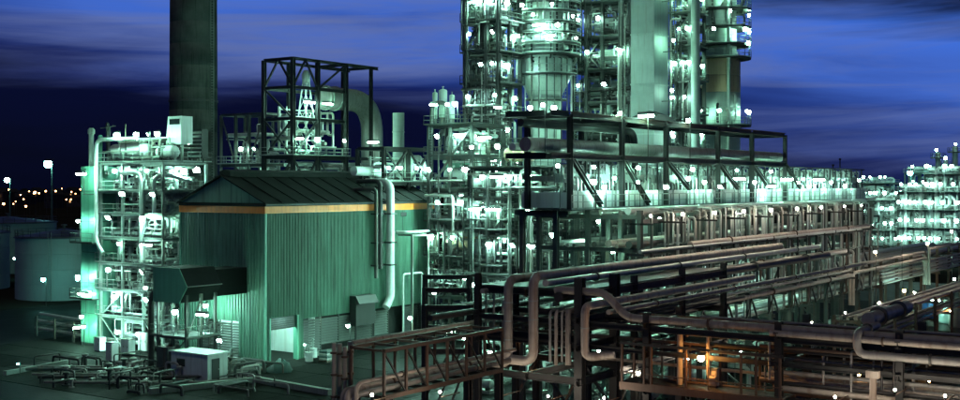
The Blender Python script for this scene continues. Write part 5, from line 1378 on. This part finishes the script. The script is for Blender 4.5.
# black ducts between hall and bridge: dark pipe rack running from hall side
for i, (px, py, rr_) in enumerate(((352, 343, .13), (430, 318, .2), (440, 309, .16))):
    x, y = WD(px, 62 + 6 * i)
    z_ = ZP(py, 62 + 6 * i)
    pipe_run([(x, y, z_), (x, y + 26 + 6 * i, z_)], rr_, 'dark overhead pipe running back between hall and bridge', ('pipe_brown', 'pipe_black', 'pipe_black')[i], 'dark pipes behind the bridge', n=12)
kf = thing('dark_trestle', 'dark steel trestle behind the pipe bridge beside the hall', 'steel frame', (WD(450, 80)[0], WD(450, 80)[1], 0))
for dd in (72, 84, 96):
    for px in (425, 470):
        x, y = WD(px, dd); 
        member('column', (x, y, 0), (x, y, 10.5), .32, 'steel_dark', kf)
    xa, ya = WD(425, dd); xb, yb = WD(470, dd)
    for z_ in (10.3, 7.6): member('beam', (xa, ya, z_), (xb, yb, z_), .25, 'steel_dark', kf, h=.36)
    member('brace', (xa, ya, .2), (xb, yb, 7.4), .14, 'steel_mid', kf, kind='box')

# one real lamp between hall and trestle, the others added to light the wall
for px, d_, h_ in ((412, 119, 4.2), (436, 122, 6.5), (398, 117, 2.6), (350, 106, 5.0), (447, 110, 4.0)):
    x, y = WD(px, d_); lamp(x, y, .05, h_, 'post lamp in the yard between green hall and trestle', 'yard lamps by the hall', r_=.24)
# ================================================================== second rack at the right, lower and nearer
x2 = WD(900, 111)[0]; z2 = ZP(309, 111)
r2 = thing('low_pipe_rack', 'low brown pipe rack running away at the right edge', 'pipe rack', (x2 - 1, 110, 0))
ya, yb = YX(868, x2), YX(868, x2) + 75
for i in range(11):
    y = ya + (yb - ya) * i / 10
    for xx in (x2 + .3, x2 - 3.0): member('column', (xx, y, 0), (xx, y, z2 + .2), .24, 'steel_rust', r2)
    for zz in (z2 - .35, z2 - 2.2): member('beam', (x2 + .5, y, zz), (x2 - 3.2, y, zz), .16, 'steel_rust', r2, h=.26)
for i, (dx, r_, dz) in enumerate(((0, .17, 0), (-.6, .12, -.05), (-1.1, .2, .02), (-1.8, .14, -.03), (-2.4, .17, 0), (-.3, .14, -1.9), (-1.2, .2, -1.85), (-2.2, .15, -1.9))):
    pipe_run([(x2 + dx, ya, z2 + dz), (x2 + dx, yb, z2 + dz)], r_, 'brown %s-tier pipe on the low right-edge rack' % ('upper' if i < 5 else 'lower'), ('pipe_brown', 'jacket_dull', 'pipe_brown')[i % 3], 'pipes on the low rack', n=10)
# expansion loop portals on the main rack extension
for i, (px, py, dy) in enumerate(((850, 266, 0), (853, 273, .4), (929, 249, 0))):
    x = X_F + .8 + .3 * i
    y = YX(px, x); z_ = ZP(py, DX(px, x))
    pipe_run([(x, y, 5.4), (x, y, z_), (x, y + 30, z_), (x, y + 30, 5.4)], .19, 'pale brown pipe portal standing in front of the rack extension', 'pipe_brown', 'pipe portals', n=12, bend=.6)
ext = thing('rack_extension', 'low extension of the long rack carrying brown pipes to the right', 'pipe rack', (X_F - 3, RY1 + 28, 0))
for i in range(9):
    y = RY1 + 4 + 52 * i / 8
    for x in (X_F, X_B): member('column', (x, y, 0), (x, y, 9.4), .3, 'steel_rust', ext)
    for z_ in TI[:2]: member('beam', (X_F + .4, y, z_), (X_B - .4, y, z_), .2, 'steel_rust', ext, h=.3)
for i in range(5):
    x = X_F + .35 + .12 * i
    pipe_run([(x, RY1 + 2, 8.2 - .36 * i), (x, RY1 + 56, 8.2 - .36 * i)], .13, 'brown pipe on the face of the rack extension', 'pipe_brown', 'pipes on the extension face', n=8)
for k, (px, d_, z_) in enumerate(((905, 150, 3.2), (935, 140, 3.0), (952, 128, 3.0), (880, 160, 3.5), (925, 175, 3.5), (955, 165, 3.5))):
    x, y = WD(px, d_)
    lamp(x, y, 0, z_ + 1.0, 'short post lamp in the yard beyond the low right rack', 'yard lamps at the right', r_=.2, kind='lamp_white' if k % 2 else 'lamp_sodium')
for k, px in enumerate((640, 690, 735, 775, 812, 846, 880, 915)):  # warm lamps added to light the front pipes of the rack
    X_ = X_F + 5.0; lamp(X_, YX(px, X_), .05, 6.2, 'warm yard lamp on a post in front of the long rack', 'warm yard lamps before the rack', r_=.11, kind='lamp_yard')
for k, px in enumerate((876, 902, 928, 952)):  # warm lamps added to light the extension's brown pipes
    X_ = X_F + 3.6; lamp(X_, YX(px, X_), .05, 11.0 + (k % 2), 'tall warm post lamp beside the rack extension', 'warm lamps by the rack extension', r_=.16, kind='lamp_yard')
# yard equipment at right (pale tanks)
for k, (px, d_) in enumerate(((915, 152), (930, 147), (945, 142), (957, 138))):
    x, y = WD(px, d_)
    upright_vessel(x, y, .05, 1.0, 3.4, 'squat pale tank in the lit yard at the right edge', mat=('tank_paint', 'blue_plastic', 'tank_paint', 'vessel')[k], group='yard tanks', name='yard_tank')
# blocks under the rack so that the view ends on equipment, not bare paving
gq = random.Random(77)
for k in range(15):
    px = 600 + 24 * k + gq.uniform(-6, 6); X_ = X_F - 1.5 - gq.uniform(0, 5)
    if px > 880: break
    y = YX(px, X_)
    drum((X_, y, .05), 3.0, .8, 'pale exchanger drum on the ground under the long pipe rack', axis='y', name='heat_exchanger', cat='exchanger', group='exchangers under the long rack')
for k in range(10):
    px = 480 + 17 * k; d_ = 100 + 5 * (k % 3)
    x, y = WD(px, d_)
    pump(x, y, .05, 'pump set on the ground below the foreground junction', s=1.5, group='pumps below the junction')
for k, (px, d_) in enumerate(((470, 112), (492, 103), (520, 108), (548, 101), (575, 110), (600, 104), (640, 101), (668, 106), (615, 112), (455, 118), (700, 104), (740, 103))):
    x, y = WD(px, d_)
    lamp(x, y, .05, 3.0, 'short post lamp among the pumps below the foreground rack', 'lamps below the foreground rack', r_=.2)
gfill = thing('ground_piping', 'low tangle of pale ground pipes below the foreground junction', 'piping', (WD(540, 106)[0], WD(540, 106)[1], 0))
for k in range(60):
    x, y = WD(gq.uniform(450, 760), gq.uniform(100, 122))
    r_ = gq.uniform(.08, .2); z_ = gq.uniform(.4, 3.0); L_ = gq.uniform(1.5, 6)
    pts = [(x, y, .1), (x, y, z_), (x + L_, y, z_), (x + L_, y, .1)] if k % 2 else [(x, y, .1), (x, y, z_), (x, y + L_, z_), (x, y + L_, .1)]
    part('pipe', MB().tube(pts, r_, 7, steps=3), gq.choice(('jacket', 'steel_light', 'jacket_dull')), gfill, smooth=True)

# ================================================================== yard, lower left
for k, (px, py) in enumerate(((212, 367), (222, 368), (232, 364), (200, 374), (243, 362))):
    d_ = FPX * CAM_H / (py - HOR); x, y = WD(px, d_)
    pump(x, y, .05, 'pump set in front of the louvred hall wall', s=.9, group='pumps by the hall')
x, y = WD(163, 113)
t = thing('plastic_tank', 'small blue plastic tank at the foot of the boiler tower', 'tank', (x, y, .05))
part('body', MB().lathe([(.5, .05), (.55, .15), (.55, 1.3), (.4, 1.5), (.15, 1.55)], (x, y, 0), 16), 'blue_plastic', t, smooth=True)
part('lid', MB().lathe([(.16, 1.55), (.16, 1.65)], (x, y, 0), 10), 'steel_dark', t, smooth=True)
for k, (px, py) in enumerate(((100, 352), (128, 356), (112, 362), (145, 352))):
    d_ = FPX * CAM_H / (py - HOR); x, y = WD(px, d_)
    cabinet(x, y, .05, 1.0 + .3 * (k % 2), .8, 1.5 + .2 * k, 'pale cabinet at the foot of the boiler tower', 'white_paint', 'cabinets by the boiler tower')
# covered bundle and drums by the lit doorway
x, y = WD(281, 111)
b = MB().lathe([(1.15, .05), (1.1, .4), (.8, .85), (.35, 1.1), (.05, 1.15)], (x, y, 0), 14)
b.v = [(vx + .18 * math.sin(vx * 5 + vz * 3), vy + .2 * math.cos(vy * 4), vz * (1 + .18 * math.sin(vx * 6 + vy * 4))) for vx, vy, vz in b.v]
solo('covered_heap', b, 'tarpaulin', 'tarpaulin-covered heap outside the lit hall doorway', 'heap', smooth=True)
for k, (px, py) in enumerate(((309, 362), (313, 358))):
    d_ = FPX * CAM_H / (py - HOR); x, y = WD(px, d_)
    t = thing('drum_barrel', 'pale steel barrel on the ground right of the lit doorway', 'barrel', (x, y, .05), 'barrels by the doorway')
    part('body', MB().lathe([(.42, .05), (.44, .08), (.42, .11), (.42, .5), (.45, .53), (.42, .56), (.42, .95), (.45, 1.0), (.4, 1.0)], (x, y, 0), 16), 'white_paint', t, smooth=True)
    part('valve', MB().lathe([(.06, 1.0), (.06, 1.9), (.12, 1.9), (.12, 2.0)], (x, y, 0), 8), 'steel_light', t, smooth=True)
x, y = WD(292, 109); lamp(*WD(306, 118), .05, 1.6, 'small lamp by the right jamb of the lit doorway', 'doorway lamp', r_=.12)
# yard clutter: pallets, crates, reels, barriers, a cable
def pallet(px, py, rot, label, load=0):
    d_ = FPX * CAM_H / (py - HOR); x, y = WD(px, d_)
    t = thing('loaded_pallet' if load else 'pallet', label, 'pallet', (x, y, .05), 'pallets in the yard')
    for k in range(5): part('board', MB().box(x - .6, x + .6, y - .5 + k * .22, y - .5 + k * .22 + .13, .17, .2), 'steel_rust', t)
    for k in range(3): part('runner', MB().box(x - .58 + k * .5, x - .43 + k * .5, y - .5, y + .5, .05, .17), 'steel_rust', t)
    for k in range(load):
        part('sack', MB().loft([[(x - .52, y - .42, .2 + k * .24), (x + .5, y - .4, .2 + k * .24), (x + .52, y + .42, .2 + k * .24), (x - .5, y + .4, .2 + k * .24)], [(x - .56, y - .45, .32 + k * .24), (x + .56, y - .44, .32 + k * .24), (x + .55, y + .46, .32 + k * .24), (x - .55, y + .45, .32 + k * .24)], [(x - .48, y - .4, .43 + k * .24), (x + .47, y - .38, .43 + k * .24), (x + .5, y + .4, .43 + k * .24), (x - .46, y + .4, .43 + k * .24)]]), 'tarpaulin' if k % 2 else 'jacket_dull', t, smooth=True)
pallet(60, 372, 0, 'empty timber pallet on the dark yard below the storage tank')
pallet(255, 371, 0, 'timber pallet stacked with sacks by the hall corner', 3)
pallet(120, 374, 0, 'timber pallet with sacks in front of the boiler tower', 2)
pallet(326, 362, 0, 'timber pallet with sacks along the long hall wall', 4)
for k, (px, py) in enumerate(((190, 380), (110, 380), (45, 366), (228, 379))):
    d_ = FPX * CAM_H / (py - HOR); x, y = WD(px, d_)
    t = thing('drain_cover', 'square iron drain cover let into the dark yard', 'drain', (x, y, .05), 'drain covers')
    part('frame', MB().box(x - .5, x + .5, y - .5, y + .5, .05, .07), 'steel_dark', t)
    for q in range(6): part('bar', MB().box(x - .44 + q * .155, x - .36 + q * .155, y - .44, y + .44, .07, .1), 'steel_mid', t)
b = MB().tube([(*WD(180, 110), .1), (*WD(200, 106), .1), (*WD(226, 108), .1), (*WD(240, 104), .1), (*WD(262, 106), .1)], .06, 6, bend=1.5)
solo('ground_hose', b, 'pipe_black', 'black hose snaking over the yard in front of the white shed', 'hose', smooth=True)
yp = thing('ground_piping', 'low tangle of dark pipes on the yard in front of the boiler tower', 'piping', (WD(120, 112)[0], WD(120, 112)[1], 0))
for k in range(70):
    x, y = WD(gq.uniform(30, 255), gq.uniform(99, 116))
    r_ = gq.uniform(.06, .16); z_ = gq.uniform(.25, 1.5); L_ = gq.uniform(1.0, 5)
    pts = [(x, y, .1), (x, y, z_), (x + L_, y, z_), (x + L_, y, .1)] if k % 2 else [(x, y, .1), (x, y, z_), (x, y + L_, z_), (x, y + L_, .1)]
    part('pipe', MB().tube(pts, r_, 7, steps=3), gq.choice(('pipe_black', 'steel_mid', 'jacket_dull', 'steel_dark')), yp, smooth=True)
clutter_fill(yp, (WD(60, 108)[0], WD(200, 108)[0], 66, 82, .06, .1), 40, ['steel_mid', 'steel_dark', 'jacket_dull', 'white_paint'], gq)
# kerbed bunds and floor pipes at the bottom left
def strip(px0, py0, px1, py1, w, h_, label, mat='concrete'):
    a = WD(px0, FPX * CAM_H / (py0 - HOR)); c = WD(px1, FPX * CAM_H / (py1 - HOR))
    return solo('bund_wall', MB().bar((a[0], a[1], .05 + h_ / 2), (c[0], c[1], .05 + h_ / 2), w, h_), mat, label, 'kerb', 'bund walls')
strip(150, 395, 258, 383, .5, .5, 'low concrete kerb running across the bottom left', 'concrete')
strip(258, 383, 330, 396, .5, .5, 'low concrete kerb turning towards the bridge', 'concrete')
strip(5, 376, 80, 362, .4, .4, 'low concrete kerb below the storage tanks', 'concrete')
strip(90, 384, 150, 372, .4, .45, 'low concrete kerb in front of the boiler tower', 'concrete')
for k in range(5):
    a = WD(20 + 6 * k, 112 - 2.2 * k); c = WD(200, 112 - 2.2 * k)
    pipe_run([(a[0], a[1], .35 + .1 * (k % 2)), (c[0], c[1], .35 + .1 * (k % 2)), (c[0] + 2, c[1] + 5, .35 + .1 * (k % 2))], .12 + .03 * (k % 2), 'ground pipe crossing the dark yard at the bottom left', ('jacket_dull', 'steel_mid')[k % 2], 'ground pipes at bottom left', n=8)
for k in range(26):
    x, y = WD(gq.uniform(60, 250), gq.uniform(101, 117))
    b = MB(); s = gq.uniform(.25, .6)
    b.lathe([(s * .8, .05), (s * .8, .12), (s * .35, .14), (s * .35, s * 2), (s * .6, s * 2), (s * .6, s * 2.3), (s * .2, s * 2.5)], (x, y, 0), 10)
    solo('floor_valve', b, gq.choice(('steel_mid', 'steel_dark', 'jacket_dull')), 'squat floor valve standing in the dark yard before the boiler tower', 'valve', 'floor valves in the yard', smooth=True)
lamp(*WD(20, 108), .05, 1.2, 'small lamp low over the wet ground at the bottom left', 'yard lamp', r_=.12, kind='lamp_teal')

# ================================================================== far plant at the right
g = random.Random(99)
FD = 285
for k, (px, w, py, d_) in enumerate(((938, 5.0, 152, 280), (946, 4.0, 160, 285), (955, 5.5, 146, 290), (931, 3.0, 172, 276), (918, 2.6, 190, 270), (903, 3.0, 196, 300), (890, 2.4, 192, 310), (875, 3.0, 198, 300))):
    x, y = WD(px, d_); h_ = ZP(py, d_)
    t = upright_vessel(x, y, 0, w * .5 / FPX * d_, h_, 'far tall column in the lamp-dotted plant at the right' if py < 180 else 'far short column in the lamp-dotted plant at the right', group='far columns', cat='column', name='far_column')
    for z_ in (h_ * .45, h_ * .7, h_ * .94): ring_platform(t, x, y, w * .5 / FPX * d_ * .98, w * .5 / FPX * d_ + 1.1, z_, n=12)
for k, (px0, px1, d_, nl, top) in enumerate(((868, 900, 270, 4, 14), (898, 930, 262, 4, 16), (925, 962, 258, 5, 20), (862, 890, 330, 4, 18), (905, 962, 330, 5, 21))):
    x0, y0 = WD(px0, d_); X1 = XY(px1, y0)
    t = thing('far_plant', 'far lamp-lit process structure at the right', 'plant', (x0, y0, 0), 'far process structures')
    zs = [top * (i + 1) / nl for i in range(nl)]
    steel_frame(t, [x0, (x0 + X1) / 2, X1], [y0, y0 + 8], zs, 'steel_mid', .4, .4, brace=[('f', 0, 1, '/'), ('f', 1, 2, '\\')])
    pipe_fill(t, (x0, X1, y0 - .2, y0 + 7, .5, top + 2), 60, ['jacket', 'steel_light', 'vessel', 'jacket_dull'], g, .12, .45)
    for z_ in zs[:-1] + [zs[-1]]:
        for i in range(3 + k % 2):
            xx = x0 + (X1 - x0) * (i + g.uniform(.2, .8)) / (3 + k % 2)
            lamp(xx, y0 - .7, z_ + .27, 1.7, 'far lamp on the process structures at the right', 'far plant lamps', r_=.42, kind='lamp_far')
for px, py, d_ in ((937, 150, 277), (956, 144, 287), (946, 158, 282), (924, 182, 272)):
    x, y = WD(px, d_); z_ = ZP(py, d_); lamp(x, y, z_ - 1.5, 1.5, 'far lamp on top of the tall columns at the right', 'far plant lamps', r_=.4, kind='lamp_far')
def mast(px, py, d_, label, r_, kind):
    x, y = WD(px, d_); z_ = ZP(py, d_)
    t = thing('light_mast', label, 'lamp mast', (x, y, 0), 'light masts')
    part('mast', MB().lathe([(.35, 0), (.16, z_ + .4)], (x, y, 0), 10), 'steel_mid', t, smooth=True)
    part('crossbar', MB().box(x - 1.0, x + 1.0, y - .1, y + .1, z_ + r_ * 1.1, z_ + r_ * 1.1 + .2), 'steel_mid', t)
    m = Matrix.Translation((x, y - r_ - .2, z_))
    link(bpy.data.objects.new('shade', cap_mesh(r_)), t, m)
    link(bpy.data.objects.new('globe', globe_mesh(r_, kind)), t, m)
for px, py, r_, h_ in ((148, 384, .2, 8.6), (84, 348, .26, 3.4)):  # the tall first lamp is added to light the hood's end panel
    d_ = FPX * CAM_H / (py - HOR); x, y = WD(px, d_)
    lamp(x, y, .05, h_, 'post lamp in the yard in front of the boiler tower', 'yard lamps by the boiler tower', r_=r_, style=0, kind='lamp_white')
mast(911, 173, 320, 'tall mast with a piercing teal lamp above the far plant', .75, 'lamp_teal')
mast(52, 164, 360, 'tall mast with a large teal star-like lamp at the left', 1.25, 'lamp_teal')
mast(10, 180, 420, 'mast with a teal lamp near the left picture edge', 1.0, 'lamp_teal')
for i, (px, h0) in enumerate(((824, 176), (833, 166), (840, 160), (848, 174))):
    x, y = WD(px, 210); z_ = ZP(h0, 210)
    t = thing('slim_mast', 'slim dark mast beyond the end of the air coolers', 'mast', (x, y, 0), 'slim masts')
    part('pole', MB().lathe([(.16, 0), (.1, z_)], (x, y, 0), 8), 'steel_dark', t, smooth=True)
    part('tip', MB().lathe([(.22, z_), (.22, z_ + .3)], (x, y, 0), 8), 'steel_dark', t, smooth=True)
# ================================================================== town on the horizon at the left
for k in range(26):
    px = -30 + 5.2 * k + g.uniform(-2, 2); d_ = g.uniform(800, 1500)
    x, y = WD(px, d_); w = g.uniform(8, 20); h_ = g.uniform(5, 13)
    t = thing('far_house', 'dark far-off building on the left horizon', 'building', (x, y, 0), 'far buildings')
    part('walls', MB().box(x - w / 2, x + w / 2, y, y + 10, 0, h_), 'far_dark', t)
    part('roof', MB().loft([[(x - w / 2 - .5, yy, h_), (x + w / 2 + .5, yy, h_), (x, yy, h_ + 3)] for yy in (y - .5, y + 10.5)]), 'far_dark', t)
    for j in range(2):
        wx = x - w * .3 + w * .5 * j; part('window', MB().box(wx - 1.0, wx + 1.0, y - .06, y - .01, h_ * .5, h_ * .5 + 1.8), 'lit_window' if g.random() < .6 else 'glass_dark', t)
for k in range(30):
    px = -20 + 3.6 * k + g.uniform(-2, 2); d_ = g.uniform(500, 1000)
    x, y = WD(px, d_); h_ = g.uniform(7, 15)
    lamp(x, y, 0, h_, 'tiny orange street lamp on the left horizon', 'far street lamps', r_=g.choice((.4, .55)), kind='lamp_town')
for k in range(14):
    px = 866 + 7 * k; d_ = g.uniform(450, 800); x, y = WD(px, d_)
    lamp(x, y, 0, g.uniform(8, 16), 'tiny far lamp on the right horizon', 'far street lamps at the right', r_=.5, kind='lamp_far')
# low dark treeline on the horizon: stuff
b = MB()
for k in range(260):
    px = -120 + k * 4.6 + g.uniform(-3, 3); d_ = g.uniform(1500, 1900); x, y = WD(px, d_); s = g.uniform(4, 9)
    b.lathe([(s * .6, 0), (s, s * .5), (s * .8, s * 1.0), (s * .3, s * 1.35)], (x, y, 0), 6)
o = bpy.data.objects.new('treeline', b.mesh('treeline', 'soil', smooth=True)); link(o); o['kind'] = 'stuff'

# ------------------------------------------------------------------ labels that would coincide get their place in the row
TENS = {2: 'twenty', 3: 'thirty', 4: 'forty', 5: 'fifty', 6: 'sixty', 7: 'seventy', 8: 'eighty', 9: 'ninety'}
def ordinal(i):
    if i <= 20: return ORD[i - 1]
    t_, u = divmod(i, 10)
    return (TENS[t_] + '-' + ORD[u - 1]) if u else TENS[t_][:-1] + 'ieth'
same = {}
for o in TOPS: same.setdefault(o['label'], []).append(o)
for lab, os_ in same.items():
    if len(os_) > 1:
        def key(o):
            p = WORLDM[o.name].translation
            return PXOF(p.x, p.y)
        os_.sort(key=key)
        for i, o in enumerate(os_):
            o['label'] = lab + ', ' + ('leftmost' if i == 0 else 'rightmost' if i == len(os_) - 1 else ordinal(i + 1) + ' from the left')
